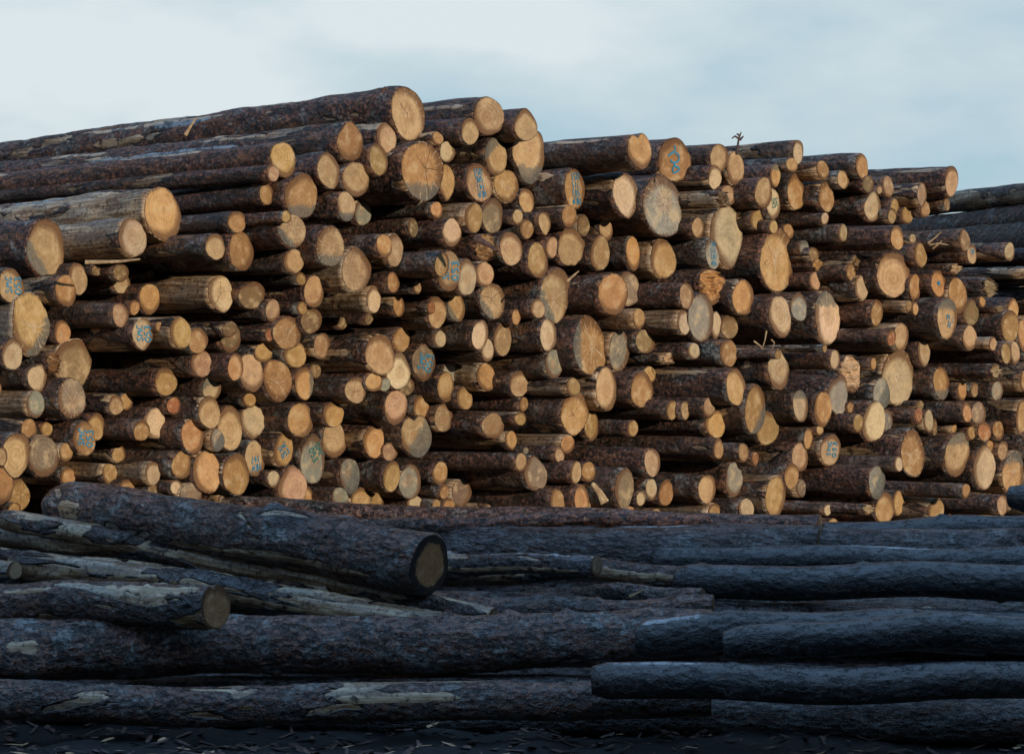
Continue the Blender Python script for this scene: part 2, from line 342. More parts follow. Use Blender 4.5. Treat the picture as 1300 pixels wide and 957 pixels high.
1202.1 404.3 13.0 26.6 0 t 17.221|S:t M:B|sooty log with blue scrawl
1230.8 428.9 10.8 16.6 0 k 17.303|T|nearest mid-sized pinkish log below and right of the sooty log with blue scrawl
1260.1 436.5 5.0 9.1 0 t 17.334||
1277.2 448.3 7.2 13.8 0 y 17.382||nearest small yellowish log below the splintered white log at far right
1288.2 448.3 6.9 15.5 0 k 17.506||nearest mid-sized pinkish log right of the orange log with bluish lower tip
1281.7 414.0 9.7 21.0 -6 y 17.702||nearest mid-sized yellowish log below and right of the splintered white log at far right
1298.6 426.2 6.9 20.8 0 o 17.849||nearest mid-sized orange log below and right of the splintered white log at far right
1262.3 470.5 4.6 9.1 0 p 17.232|J|
1194.5 486.3 10.8 20.8 0 o 17.355|S:b|orange log with bluish lower tip
1221.1 496.3 6.9 12.5 0 o 17.431||
1237.0 494.6 5.1 9.7 0 t 17.497||
1265.8 496.3 6.5 13.0 0 g 17.514|c|
1300.0 483.8 4.2 13.8 0 o 17.503||
1227.3 523.3 5.5 12.7 0 o 17.207||
1241.8 524.7 8.3 15.5 0 w 17.311||nearest mid-sized weathered brown log above and right of large plain tan log at lower right
1178.2 534.4 6.9 15.2 0 p 17.234||nearest small pale cream log above and right of the large rayed log at lower right
1186.5 542.0 5.0 10.5 0 b 17.323||
1210.7 544.1 4.4 5.8 0 y 17.306||
1232.6 549.3 5.1 9.4 0 y 17.401||
1249.2 547.3 8.3 12.7 0 r 17.472||nearest small reddish log above the large cream log at lower right
1266.8 546.4 8.3 12.5 0 o 17.606||nearest small orange log above and right of the large plain tan log at lower right
1296.5 529.5 8.6 21.9 0 y 17.651||nearest mid-sized yellowish log above and right of the large cream log at lower right
1272.7 571.8 7.2 13.3 0 t 17.681||
1256.4 566.9 4.2 8.9 0 o 17.623||
1140.1 589.1 4.7 10.0 0 p 16.473||
20.0 576.7 17.8 28.4 0 t 14.359|r|nearest large tan log left of the log with a knotty ringed heart
55.0 579.2 17.3 27.8 0 w 14.527|r|log with a knotty ringed heart
106.6 556.7 15.2 22.7 0 o 14.695|M:A|rosy log with blue letters
2.0 579.2 7.1 12.2 0 t 14.202||
1.7 616.8 11.0 24.0 0 o 14.305||nearest mid-sized orange log below and left of the log with a knotty ringed heart
23.7 627.5 13.5 20.3 0 y 15.208|c|nearest mid-sized yellowish log below and left of the log with a knotty ringed heart
18.6 646.1 9.8 8.5 0 y 15.084||
83.3 574.2 8.5 12.2 0 o 14.631||nearest small orange log right of the log with a knotty ringed heart
86.0 604.6 9.3 12.2 0 o 15.023||nearest small orange log below and right of the log with a knotty ringed heart
150.6 576.7 8.1 11.5 0 y 14.995||
138.8 601.2 8.8 13.2 0 y 14.935||nearest small yellowish log right of the log with a knotty ringed heart
193.8 600.4 9.6 15.6 0 p 14.859||nearest mid-sized pale cream log left of the fat yellow log in lower left row
193.8 624.9 11.8 10.2 0 b 14.906||nearest small dim brown log left of the fat yellow log in lower left row
45.7 646.1 7.1 7.6 0 b 16.300||
162.5 619.8 11.8 11.8 0 y 14.914||nearest small yellowish log left of the fat yellow log in lower left row
244.3 553.8 16.1 22.3 0 o 14.902||nearest mid-sized orange log left of the tall tan log beside a silver-grey one
275.3 558.9 8.8 14.6 6 g 14.990|S:c|nearest small grey log below and left of the tall tan log beside a silver-grey one
291.4 543.4 16.9 28.4 0 t 15.147||tall tan log beside a silver-grey one
230.1 590.2 12.2 18.3 0 o 14.878||nearest mid-sized orange log left of the fat yellow log in lower left row
262.1 599.2 17.8 27.4 0 y 14.991||fat yellow log in lower left row
299.3 602.1 18.6 27.1 0 o 15.137||fat orange log in lower left row
322.7 582.3 13.9 22.7 0 t 15.296|M:H|log marked upside down in two lines
359.4 570.8 13.9 22.3 0 y 15.358|M:A2|yellow log with diagonal blue letters
396.3 583.5 17.3 30.8 0 g 15.554|M:A3|grey log with teal letters
346.9 608.0 7.3 11.2 0 p 15.290||
370.9 616.5 18.3 26.2 -8 k 15.405|T|pinkish saw-hatched log at lower left
388.2 630.0 8.5 13.9 0 o 15.658||nearest small orange log below and right of the pinkish saw-hatched log at lower left
241.5 628.3 13.9 15.2 0 w 14.918||nearest small weathered brown log below and left of fat yellow log in lower left row
282.9 633.7 7.8 7.1 0 g 15.180||
223.4 618.5 6.8 9.5 0 p 14.874||
423.7 558.1 14.4 23.7 0 k 15.697||nearest mid-sized pinkish log above and right of the grey log with teal letters
474.0 560.6 13.9 21.3 0 y 15.738||nearest mid-sized yellowish log left of the heart-shaped log with grey core
494.8 573.3 10.2 11.8 0 k 15.827||nearest small pinkish log below and left of the heart-shaped log with grey core
443.7 603.8 13.5 22.0 0 g 15.718|S:c|nearest mid-sized grey log below and right of the grey log with teal letters
496.5 604.6 11.5 20.6 0 y 15.740||nearest mid-sized yellowish log left of the bluish grey log at lower left
520.2 612.2 13.2 22.0 0 g 15.880||bluish grey log at lower left
558.2 600.4 10.2 14.9 0 y 15.979||nearest small yellowish log right of the bluish grey log at lower left
563.3 624.1 6.4 9.8 0 o 15.967||
585.8 624.9 11.8 17.3 0 w 16.077||nearest mid-sized weathered brown log right of the bluish grey log at lower left
431.0 630.8 10.2 12.9 0 g 15.642||nearest small grey log below and right of the grey log with teal letters
457.5 634.2 14.4 16.1 0 y 15.797||nearest mid-sized yellowish log below and right of the grey log with teal letters
478.7 636.8 7.8 11.2 0 y 15.946||
525.2 639.3 16.9 11.2 0 p 15.952|X|nearest small pale cream log below the bluish grey log at lower left
569.2 641.8 8.5 9.8 0 o 16.006||
554.3 641.5 5.4 8.1 0 y 15.953||
648.2 558.6 7.1 12.2 0 o 16.049||
667.2 571.6 4.7 4.7 0 g 16.028||
661.3 586.8 7.3 11.8 0 t 15.706||
679.2 601.2 14.4 22.3 0 w 15.863|T|nearest mid-sized weathered brown log below and left of the glowing orange oval log at centre
710.0 577.0 5.9 10.5 0 k 15.935||
720.2 563.7 9.3 12.5 0 o 16.011||nearest small orange log below the glowing orange oval log at centre
730.6 599.5 8.0 14.2 0 t 15.869||nearest small tan log left of the weathered pointed log in the bottom rows
746.9 598.7 8.0 13.5 0 o 15.961||nearest small orange log above and left of the weathered pointed log in the bottom rows
707.0 636.8 10.2 16.2 0 y 15.815||nearest mid-sized yellowish log left of the weathered pointed log in the bottom rows
737.9 633.4 10.2 18.6 0 o 15.886||nearest mid-sized orange log left of the weathered pointed log in the bottom rows
743.8 642.7 7.6 8.5 0 t 16.003||
792.1 621.5 11.8 27.4 0 w 15.948|B|weathered pointed log in the bottom rows
813.6 632.5 5.8 9.5 0 p 16.044||
799.7 650.3 6.1 7.8 0 o 16.000||
616.1 646.1 7.1 6.4 0 p 16.042|J|
827.6 586.8 11.5 19.0 0 k 16.000||nearest mid-sized pinkish log above and right of the weathered pointed log in the bottom rows
826.2 621.2 7.1 13.9 0 p 16.106||
844.8 625.3 10.5 17.3 0 o 16.206||nearest mid-sized orange log right of the weathered pointed log in the bottom rows
897.3 620.7 11.5 19.0 0 t 16.210||nearest mid-sized tan log left of the pale grey oval log in the bottom rows
931.2 608.8 11.2 22.7 0 g 16.301||pale grey oval log in the bottom rows
911.7 569.6 6.8 12.9 0 o 16.080||
943.8 574.2 6.1 12.2 0 y 16.088||
958.2 582.6 4.7 9.1 0 r 16.251||
1004.3 603.8 8.5 16.6 0 o 16.439||nearest mid-sized orange log above and right of the block-like yellow log in the bottom row
984.1 630.0 14.6 26.7 0 y 16.331||block-like yellow log in the bottom row
946.9 646.9 11.8 15.2 0 p 16.222||nearest small pale cream log below and left of block-like yellow log in the bottom row
906.6 649.5 11.2 10.8 0 y 16.215||nearest small yellowish log below and left of pale grey oval log in the bottom rows
1015.0 580.4 9.0 19.0 0 t 16.526||nearest mid-sized tan log left of the log with small teal letters at lower right
1016.5 619.8 6.4 11.5 0 w 16.513||
1053.7 570.8 13.2 20.3 0 t 16.645|M:A|log with small teal letters at lower right
1112.6 612.2 11.0 21.5 0 g 16.474|S:c|chalk-white log at lower right
1139.7 638.5 8.5 16.9 0 y 16.745||nearest mid-sized yellowish log right of the triangular yellow log in the bottom row
1122.8 644.4 15.6 21.2 0 y 16.586|T|triangular yellow log in the bottom row
1100.8 646.6 5.9 7.1 0 p 16.141|J|
1049.7 647.3 6.4 7.4 0 p 16.248||
1158.2 575.8 16.1 30.1 0 o 16.995|c|large rayed log at lower right
1214.5 577.0 14.9 28.8 0 t 17.323|S:t|large plain tan log at lower right
1249.2 592.8 14.9 28.8 0 p 17.500|T|large cream log at lower right
1285.6 599.9 14.9 26.7 0 y 17.803|S:t c|nearest mid-sized yellowish log right of the large cream log at lower right
1225.9 623.2 5.4 9.5 0 o 16.523||
1188.0 647.8 13.5 15.2 0 y 16.739||nearest small yellowish log right of the triangular yellow log in the bottom row
1272.1 641.0 10.2 13.5 0 k 16.961||nearest small pinkish log below and right of the large cream log at lower right
"""
# ---------------------------------------------------------------- helpers
def P(x, y, d):                       # a point d metres in front of the viewpoint seen at photo pixel x, y
    return Vector(((x - 650.0) / F * d, d, CAMH + (HOR - y) / F * d))

def tag(o, label=None, cat=None, group=None, kind=None):
    if label: o['label'] = label
    if cat: o['category'] = cat
    if group: o['group'] = group
    if kind: o['kind'] = kind
    return o

def setattr_(me, name, typ, data):
    a = me.attributes.new(name, typ, 'POINT')
    key = {'FLOAT_VECTOR': 'vector', 'FLOAT_COLOR': 'color', 'FLOAT': 'value'}[typ]
    a.data.foreach_set(key, np.asarray(data, dtype=np.float32).ravel())

def mk_mesh(name, verts, faces, attrs, mats, smooth=True, matidx=None):
    me = bpy.data.meshes.new(name)
    me.from_pydata(verts, [], faces)
    for m in mats: me.materials.append(m)
    if matidx is not None: me.polygons.foreach_set('material_index', matidx)
    me.polygons.foreach_set('use_smooth', [smooth] * len(faces))
    for nm, ty, dat in attrs: setattr_(me, nm, ty, dat)
    me.update()
    return me

def link(name, me, parent=None, mat=None):
    o = bpy.data.objects.new(name, me); C.objects.link(o)
    if parent is not None: o.parent = parent
    if mat is not None: o.matrix_world = mat
    return o

def nodes(mat):
    mat.use_nodes = True; t = mat.node_tree; t.nodes.clear()
    return t, t.nodes.new, t.links.new

class G:                               # tiny node-graph helper
    def __init__(s, name):
        s.m = bpy.data.materials.new(name); s.t, s.N, s.L = nodes(s.m)
        s.out = s.N('ShaderNodeOutputMaterial'); s.b = s.N('ShaderNodeBsdfPrincipled'); s.L(s.b.outputs[0], s.out.inputs[0])
    def attr(s, n):
        a = s.N('ShaderNodeAttribute'); a.attribute_name = n; return a
    def set(s, sock, v):
        if hasattr(v, 'is_linked') or isinstance(v, bpy.types.NodeSocket): s.L(v, sock)
        else: sock.default_value = v
    def math(s, op, a, b=0.0, c=None, clamp=False):
        n = s.N('ShaderNodeMath'); n.operation = op; n.use_clamp = clamp
        s.set(n.inputs[0], a); s.set(n.inputs[1], b)
        if c is not None: s.set(n.inputs[2], c)
        return n.outputs[0]
    def vmath(s, op, a, b=None, scale=None):
        n = s.N('ShaderNodeVectorMath'); n.operation = op; s.set(n.inputs[0], a)
        if b is not None: s.set(n.inputs[1], b)
        if scale is not None: s.set(n.inputs['Scale'], scale)
        return n.outputs['Value'] if op in ('DOT_PRODUCT', 'LENGTH') else n.outputs[0]
    def noise(s, vec, scale, detail=3, rough=0.5, dist=0.0):
        n = s.N('ShaderNodeTexNoise'); s.set(n.inputs['Vector'], vec); n.inputs['Scale'].default_value = scale
        n.inputs['Detail'].default_value = detail; n.inputs['Roughness'].default_value = rough; n.inputs['Distortion'].default_value = dist
        return n.outputs['Fac']
    def ramp(s, fac, stops):
        n = s.N('ShaderNodeValToRGB'); s.set(n.inputs[0], fac); e = n.color_ramp.elements
        while len(e) < len(stops): e.new(0.5)
        for i, (p, c) in enumerate(stops):
            e[i].position = p; e[i].color = tuple(c) + (1,) if len(c) == 3 else c
        return n.outputs[0]
    def step(s, v, lo, hi):
        n = s.N('ShaderNodeMapRange'); n.interpolation_type = 'SMOOTHSTEP'; s.set(n.inputs['Value'], v)
        s.set(n.inputs['From Min'], lo); s.set(n.inputs['From Max'], hi)
        return n.outputs[0]
    def mix(s, f, a, b, mode='MIX'):
        n = s.N('ShaderNodeMix'); n.data_type = 'RGBA'; n.blend_type = mode; s.set(n.inputs['Factor'], f)
        for k, v in (('A', a), ('B', b)):
            s.set(n.inputs[k], v if not isinstance(v, tuple) or len(v) == 4 else v + (1,))
        return n.outputs['Result']
    def bump(s, h, strength, dist, normal=None):
        n = s.N('ShaderNodeBump'); n.inputs['Strength'].default_value = strength; n.inputs['Distance'].default_value = dist
        s.L(h, n.inputs['Height'])
        if normal is not None: s.L(normal, n.inputs['Normal'])
        return n.outputs[0]
    def fin(s, col, rough, nrm=None, spec=None):
        s.set(s.b.inputs['Base Color'], col if not isinstance(col, tuple) or len(col) == 4 else col + (1,))
        s.set(s.b.inputs['Roughness'], rough)
        if nrm is not None: s.L(nrm, s.b.inputs['Normal'])
        if spec is not None: s.b.inputs['Specular IOR Level'].default_value = spec
        return s.m

# ---------------------------------------------------------------- materials
def bark_material(name, wet=False):
    g = G(name)
    lc = g.attr('lc').outputs['Vector']            # metres round and along the log, with an offset of its own
    pr = g.attr('bk')                              # strip amount, redness, greyness
    ps = g.N('ShaderNodeSeparateColor'); g.L(pr.outputs['Color'], ps.inputs[0])
    strip, red, grey = ps.outputs[0], ps.outputs[1], ps.outputs[2]
    fib = g.vmath('MULTIPLY', lc, (1.0, 1.0, 0.32))
    n1 = g.noise(fib, 9.0, 6, 0.62)
    n2 = g.noise(lc, 42.0, 4, 0.6)
    n3 = g.noise(fib, 4.5, 4, 0.6, 0.4)
    n4 = g.noise(lc, 130.0, 2, 0.6)
    vo = g.N('ShaderNodeTexVoronoi'); vo.feature = 'F1'; vo.inputs['Scale'].default_value = 34.0; g.L(g.vmath('MULTIPLY', lc, (1, 1, 0.55)), vo.inputs['Vector'])
    flake = vo.outputs['Distance']
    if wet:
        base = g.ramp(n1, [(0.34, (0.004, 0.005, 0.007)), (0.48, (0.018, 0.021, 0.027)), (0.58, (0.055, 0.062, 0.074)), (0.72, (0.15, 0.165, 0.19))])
    else:
        base = g.ramp(n1, [(0.32, (0.007, 0.005, 0.005)), (0.46, (0.032, 0.020, 0.015)), (0.56, (0.090, 0.060, 0.043)), (0.70, (0.21, 0.17, 0.13))])
    redc = g.ramp(n2, [(0.36, (0.010, 0.004, 0.005)), (0.50, (0.095, 0.036, 0.022)), (0.66, (0.28, 0.125, 0.072))])
    rm = g.math('MULTIPLY', g.step(n3, 0.32, 0.46), red)
    col = g.mix(rm, base, redc)
    inner = g.step(g.noise(g.vmath('MULTIPLY', lc, (1.0, 1.0, 0.16)), 17.0, 4, 0.6), 0.555, 0.64)
    col = g.mix(g.math('MULTIPLY', inner, 0.25 if wet else 0.75), col, (0.21, 0.098, 0.042, 1))
    gm = g.math('MULTIPLY', g.step(g.noise(lc, 7.0, 6, 0.72), 0.52, 0.60), grey)
    col = g.mix(gm, col, g.mix(g.step(n2, 0.35, 0.6), (0.05, 0.06, 0.06, 1), (0.24, 0.255, 0.25, 1)))
    spk = g.math('MULTIPLY', g.step(n4, 0.56, 0.68), g.math('MULTIPLY', grey, 0.45))
    col = g.mix(spk, col, (0.24, 0.26, 0.28, 1))
    fis = g.step(g.noise(g.vmath('MULTIPLY', lc, (1.0, 1.0, 0.5)), 26.0, 5, 0.7), 0.40, 0.47)
    col = g.mix(g.math('MULTIPLY', g.math('SUBTRACT', 1.0, fis), 0.8), col, (0.006, 0.005, 0.005, 1))
    # places where the bark has been torn off
    sn = g.noise(g.vmath('MULTIPLY', lc, (1, 1, 0.28)), 5.5, 3, 0.55, 0.6)
    th = g.math('SUBTRACT', 0.80, g.math('MULTIPLY', strip, 0.55))
    sm = g.step(sn, th, g.math('ADD', th, 0.02))
    sc2 = g.step(g.noise(g.vmath('MULTIPLY', lc, (1, 1, 0.5)), 15.0, 4, 0.6, 0.3), g.math('SUBTRACT', 0.72, g.math('MULTIPLY', strip, 0.10)), g.math('SUBTRACT', 0.735, g.math('MULTIPLY', strip, 0.10)))
    sm = g.math('MAXIMUM', sm, sc2)
    wood = g.ramp(g.math('ADD', g.math('MULTIPLY', g.noise(g.vmath('MULTIPLY', lc, (1, 1, 0.06)), 60.0, 3, 0.6), 0.6), g.math('MULTIPLY', n1, 0.4)), [(0.34, (0.07, 0.035, 0.018)), (0.48, (0.25, 0.145, 0.07)), (0.62, (0.60, 0.46, 0.30))])
    wood = g.mix(g.step(n3, 0.5, 0.62), wood, g.mix(0.6, wood, (0.22, 0.20, 0.17, 1)))
    wood = g.mix(g.math('MULTIPLY', g.step(n2, 0.52, 0.64), 0.75), wood, (0.045, 0.024, 0.016, 1))
    col = g.mix(sm, col, wood)
    lip = g.math('SUBTRACT', g.step(sn, g.math('SUBTRACT', th, 0.035), th), g.step(sn, th, g.math('ADD', th, 0.02)))
    col = g.mix(g.math('MULTIPLY', lip, 0.8), col, (0.010, 0.006, 0.006, 1))
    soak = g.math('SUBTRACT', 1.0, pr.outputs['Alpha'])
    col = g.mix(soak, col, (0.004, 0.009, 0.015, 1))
    h = g.math('ADD', g.math('MULTIPLY', n1, 1.3), g.math('MULTIPLY', n2, 0.7))
    h = g.math('ADD', h, g.math('MULTIPLY', flake, 0.6))
    h = g.math('ADD', h, g.math('MULTIPLY', n4, 0.35))
    h = g.math('ADD', h, g.math('MULTIPLY', fis, 0.7))
    h = g.math('MULTIPLY', h, g.math('SUBTRACT', 1.0, g.math('MULTIPLY', sm, 0.85)))
    h = g.math('SUBTRACT', h, g.math('MULTIPLY', sm, 0.9))
    h = g.math('MULTIPLY', h, g.math('SUBTRACT', 1.0, g.math('MULTIPLY', soak, 1.0)))
    nrm = g.bump(h, 1.0, 0.026)
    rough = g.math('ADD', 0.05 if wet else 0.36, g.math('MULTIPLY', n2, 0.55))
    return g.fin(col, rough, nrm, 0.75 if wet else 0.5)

def end_material():
    g = G('cut_wood')
    lc = g.attr('lc').outputs['Vector']            # x, y over the radius, z = a number of its own
    sp = g.N('ShaderNodeSeparateXYZ'); g.L(lc, sp.inputs[0])
    tint = g.attr('tint').outputs['Color']
    st = g.attr('stain'); ss = g.N('ShaderNodeSeparateXYZ'); g.L(st.outputs['Vector'], ss.inputs[0])
    ft = g.attr('feat'); fs = g.N('ShaderNodeSeparateColor'); g.L(ft.outputs['Color'], fs.inputs[0])
    ringf, crackf, hatchf = fs.outputs[0], fs.outputs[1], fs.outputs[2]
    seed = sp.outputs[2]
    px = g.math('ADD', sp.outputs[0], g.math('MULTIPLY', g.math('SINE', g.math('MULTIPLY', seed, 7.1)), 0.16))
    py = g.math('ADD', sp.outputs[1], g.math('MULTIPLY', g.math('COSINE', g.math('MULTIPLY', seed, 5.3)), 0.16))
    cv = g.N('ShaderNodeCombineXYZ'); g.L(px, cv.inputs[0]); g.L(py, cv.inputs[1]); v2 = cv.outputs[0]
    cs = g.N('ShaderNodeCombineXYZ'); g.L(sp.outputs[0], cs.inputs[0]); g.L(sp.outputs[1], cs.inputs[1]); g.L(g.math('MULTIPLY', seed, 3.7), cs.inputs[2]); v3 = cs.outputs[0]
    lo = g.noise(v3, 1.7, 4, 0.55); mid = g.noise(v3, 5.0, 5, 0.62); hi = g.noise(v3, 38.0, 3, 0.6)
    dist = g.math('ADD', g.vmath('LENGTH', v2), g.math('MULTIPLY', g.math('SUBTRACT', mid, 0.5), 0.16))
    rings = g.math('SINE', g.math('MULTIPLY', dist, 72.0))
    rings2 = g.math('SINE', g.math('ADD', g.math('MULTIPLY', dist, 27.0), seed))
    rr = g.math('MULTIPLY', g.math('ADD', g.math('MULTIPLY', rings, 0.5), g.math('MULTIPLY', rings2, 0.6)), g.math('ADD', 0.05, g.math('MULTIPLY', ringf, 0.12)))
    # saw marks in one direction
    ca = g.math('COSINE', g.math('MULTIPLY', seed, 9.0)); sa = g.math('SINE', g.math('MULTIPLY', seed, 9.0))
    al = g.math('ADD', g.math('MULTIPLY', sp.outputs[0], ca), g.math('MULTIPLY', sp.outputs[1], sa))
    ac = g.math('SUBTRACT', g.math('MULTIPLY', sp.outputs[1], ca), g.math('MULTIPLY', sp.outputs[0], sa))
    sv = g.N('ShaderNodeCombineXYZ'); g.L(g.math('MULTIPLY', al, 16.0), sv.inputs[0]); g.L(g.math('MULTIPLY', ac, 1.1), sv.inputs[1]); g.L(seed, sv.inputs[2])
    saw = g.math('SUBTRACT', g.noise(sv.outputs[0], 1.6, 3, 0.7), 0.5)
    hat = g.math('MULTIPLY', g.math('SINE', g.math('MULTIPLY', g.math('ADD', al, g.math('MULTIPLY', mid, 0.06)), 75.0)), hatchf)
    v = g.math('ADD', 1.0, rr)
    v = g.math('ADD', v, g.math('MULTIPLY', saw, 0.75))
    v = g.math('ADD', v, g.math('MULTIPLY', hat, 0.12))
    v = g.math('ADD', v, g.math('MULTIPLY', g.math('SUBTRACT', hi, 0.5), 0.35))
    v = g.math('ADD', v, g.math('MULTIPLY', g.math('SUBTRACT', lo, 0.5), 0.8))
    v = g.math('ADD', v, g.math('MULTIPLY', g.math('SUBTRACT', mid, 0.5), 0.45))
    col = g.vmath('SCALE', tint, scale=v)
    # paler sapwood blotches, rusty rim, darker heart
    col = g.mix(g.math('MULTIPLY', g.step(lo, 0.50, 0.66), 0.55), col, (0.55, 0.41, 0.235, 1))
    heart = g.math('MULTIPLY', g.math('SUBTRACT', 1.0, g.step(dist, 0.30, 0.50)), g.math('MULTIPLY', g.step(g.math('SINE', g.math('MULTIPLY', seed, 13.0)), -0.1, 0.5), 0.30))
    col = g.mix(heart, col, (0.34, 0.17, 0.07, 1))
    el = g.vmath('LENGTH', cs.outputs[0])
    e2 = g.N('ShaderNodeCombineXYZ'); g.L(sp.outputs[0], e2.inputs[0]); g.L(sp.outputs[1], e2.inputs[1])
    edge = g.math('ADD', g.vmath('LENGTH', e2.outputs[0]), g.math('MULTIPLY', g.math('SUBTRACT', mid, 0.5), 0.35))
    side = g.math('MULTIPLY', g.math('ADD', g.math('MULTIPLY', sp.outputs[0], g.math('COSINE', g.math('MULTIPLY', seed, 3.0))), g.math('MULTIPLY', sp.outputs[1], g.math('SINE', g.math('MULTIPLY', seed, 3.0)))), 0.34)
    rim = g.step(g.math('ADD', edge, side), 0.70, 1.08)
    col = g.mix(g.math('MULTIPLY', rim, 0.85), col, (0.13, 0.062, 0.028, 1))
    col = g.mix(g.math('MULTIPLY', g.step(edge, 0.93, 1.0), 0.6), col, (0.05, 0.022, 0.012, 1))
    drk = g.math('MULTIPLY', g.step(edge, 0.66, 0.80), ft.outputs['Alpha'])
    col = g.mix(g.math('MULTIPLY', drk, 0.95), col, (0.016, 0.015, 0.016, 1))
    # mud and weather smears
    mud = g.step(g.noise(v3, 2.2, 7, 0.75, 0.6), 0.53, 0.70)
    col = g.mix(g.math('MULTIPLY', mud, 0.5), col, (0.13, 0.085, 0.050, 1))
    # blue-grey stain with an edge of its own
    dt = g.math('ADD', g.math('MULTIPLY', sp.outputs[0], ss.outputs[0]), g.math('MULTIPLY', sp.outputs[1], ss.outputs[1]))
    sfac = g.step(g.math('ADD', g.math('SUBTRACT', dt, ss.outputs[2]), g.math('MULTIPLY', g.math('SUBTRACT', mid, 0.5), 0.7)), 0.0, 0.20)
    scol = g.ramp(mid, [(0.3, (0.060, 0.066, 0.062)), (0.7, (0.16, 0.165, 0.145))])
    col = g.mix(g.math('MULTIPLY', sfac, g.math('ADD', 0.50, g.math('MULTIPLY', lo, 0.55))), col, scol)
    # drying checks: thin pale or dark rays from the pith
    ang = g.math('ADD', g.math('ARCTAN2', py, px), g.math('MULTIPLY', g.math('SUBTRACT', mid, 0.5), 0.30))
    cell = g.math('ADD', g.math('MULTIPLY', ang, 5.0 / (2 * math.pi)), g.math('MULTIPLY', seed, 1.7))
    fr = g.math('SUBTRACT', g.math('FRACT', cell), 0.5)
    arm = g.math('FRACT', g.math('MULTIPLY', g.math('SINE', g.math('ADD', g.math('MULTIPLY', g.math('FLOOR', cell), 12.9), seed)), 437.5))
    wdt = g.math('MULTIPLY', g.math('ABSOLUTE', fr), g.math('MAXIMUM', dist, 0.02))
    ray = g.math('MULTIPLY', g.math('SUBTRACT', 1.0, g.step(wdt, 0.003, 0.016)), g.math('SUBTRACT', 1.0, g.step(g.math('SUBTRACT', dist, arm), -0.15, 0.0)))
    fr2 = g.math('SUBTRACT', g.math('FRACT', g.math('ADD', g.math('MULTIPLY', ang, 19.0 / (2 * math.pi)), seed)), 0.5)
    fine = g.math('MULTIPLY', g.math('SUBTRACT', 1.0, g.step(g.math('MULTIPLY', g.math('ABSOLUTE', fr2), dist), 0.02, 0.07)), g.step(g.noise(v3, 4.0, 2, 0.5), 0.48, 0.56))
    col = g.mix(g.math('MULTIPLY', g.math('MULTIPLY', fine, crackf), 0.45), col, (0.66, 0.50, 0.32, 1))
    rc = g.math('MULTIPLY', g.math('MULTIPLY', ray, crackf), 0.75)
    col = g.mix(rc, col, g.mix(g.step(g.math('SINE', g.math('MULTIPLY', seed, 31.0)), 0.45, 0.55), (0.66, 0.54, 0.40, 1), (0.07, 0.04, 0.022, 1)))
    pith = g.math('SUBTRACT', 1.0, g.step(g.vmath('LENGTH', v2), 0.02, 0.05))
    col = g.mix(g.math('MULTIPLY', pith, 0.5), col, (0.14, 0.07, 0.03, 1))
    h = g.math('ADD', g.math('MULTIPLY', saw, 0.9), g.math('MULTIPLY', hi, 0.35))
    h = g.math('ADD', h, g.math('MULTIPLY', hat, 0.15)); h = g.math('SUBTRACT', h, g.math('MULTIPLY', rc, 0.6))
    h = g.math('ADD', h, g.math('MULTIPLY', mid, 0.8))
    return g.fin(col, 0.78, g.bump(h, 0.7, 0.011), 0.2)

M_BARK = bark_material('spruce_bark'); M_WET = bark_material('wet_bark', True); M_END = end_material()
def faded(g, c0, c1):
    tcn = g.N('ShaderNodeTexCoord').outputs['Object']
    m = g.fin(g.mix(g.noise(tcn, 60, 3), c0 + (1,), c1 + (1,)), 0.6)
    tr = g.N('ShaderNodeBsdfTransparent'); mxs = g.N('ShaderNodeMixShader')
    g.L(g.step(g.noise(tcn, 75, 4, 0.7), 0.34, 0.43), mxs.inputs[0]); g.L(tr.outputs[0], mxs.inputs[1]); g.L(g.b.outputs[0], mxs.inputs[2]); g.L(mxs.outputs[0], g.out.inputs[0])
    return m
g = G('blue_timber_paint'); M_PAINT = faded(g, (0.006, 0.12, 0.26), (0.02, 0.30, 0.48))
g = G('teal_timber_paint'); M_TEAL = faded(g, (0.008, 0.09, 0.10), (0.015, 0.22, 0.20))
g = G('split_wood'); M_CHIP = g.fin(g.ramp(g.noise(g.N('ShaderNodeTexCoord').outputs['Object'], 30, 4), [(0.3, (0.22, 0.12, 0.05)), (0.7, (0.50, 0.36, 0.20))]), 0.8)
g = G('loose_bark'); M_FLAP = g.fin(g.ramp(g.noise(g.N('ShaderNodeTexCoord').outputs['Object'], 40, 5), [(0.3, (0.020, 0.010, 0.009)), (0.6, (0.085, 0.042, 0.032)), (0.8, (0.15, 0.11, 0.08))]), 0.8)
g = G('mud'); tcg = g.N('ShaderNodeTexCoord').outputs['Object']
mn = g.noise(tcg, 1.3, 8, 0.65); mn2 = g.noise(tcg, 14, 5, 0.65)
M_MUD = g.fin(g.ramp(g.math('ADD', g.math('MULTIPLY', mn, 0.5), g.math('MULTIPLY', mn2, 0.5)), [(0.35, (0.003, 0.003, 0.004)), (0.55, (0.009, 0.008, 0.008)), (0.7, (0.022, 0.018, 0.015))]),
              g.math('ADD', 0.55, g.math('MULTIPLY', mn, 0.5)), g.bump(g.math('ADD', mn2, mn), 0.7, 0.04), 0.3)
g = G('rough_grass'); tcg = g.N('ShaderNodeTexCoord').outputs['Object']
M_GRASS = g.fin(g.ramp(g.noise(tcg, 3, 8, 0.7), [(0.35, (0.02, 0.03, 0.012)), (0.65, (0.06, 0.075, 0.03))]), 0.9)

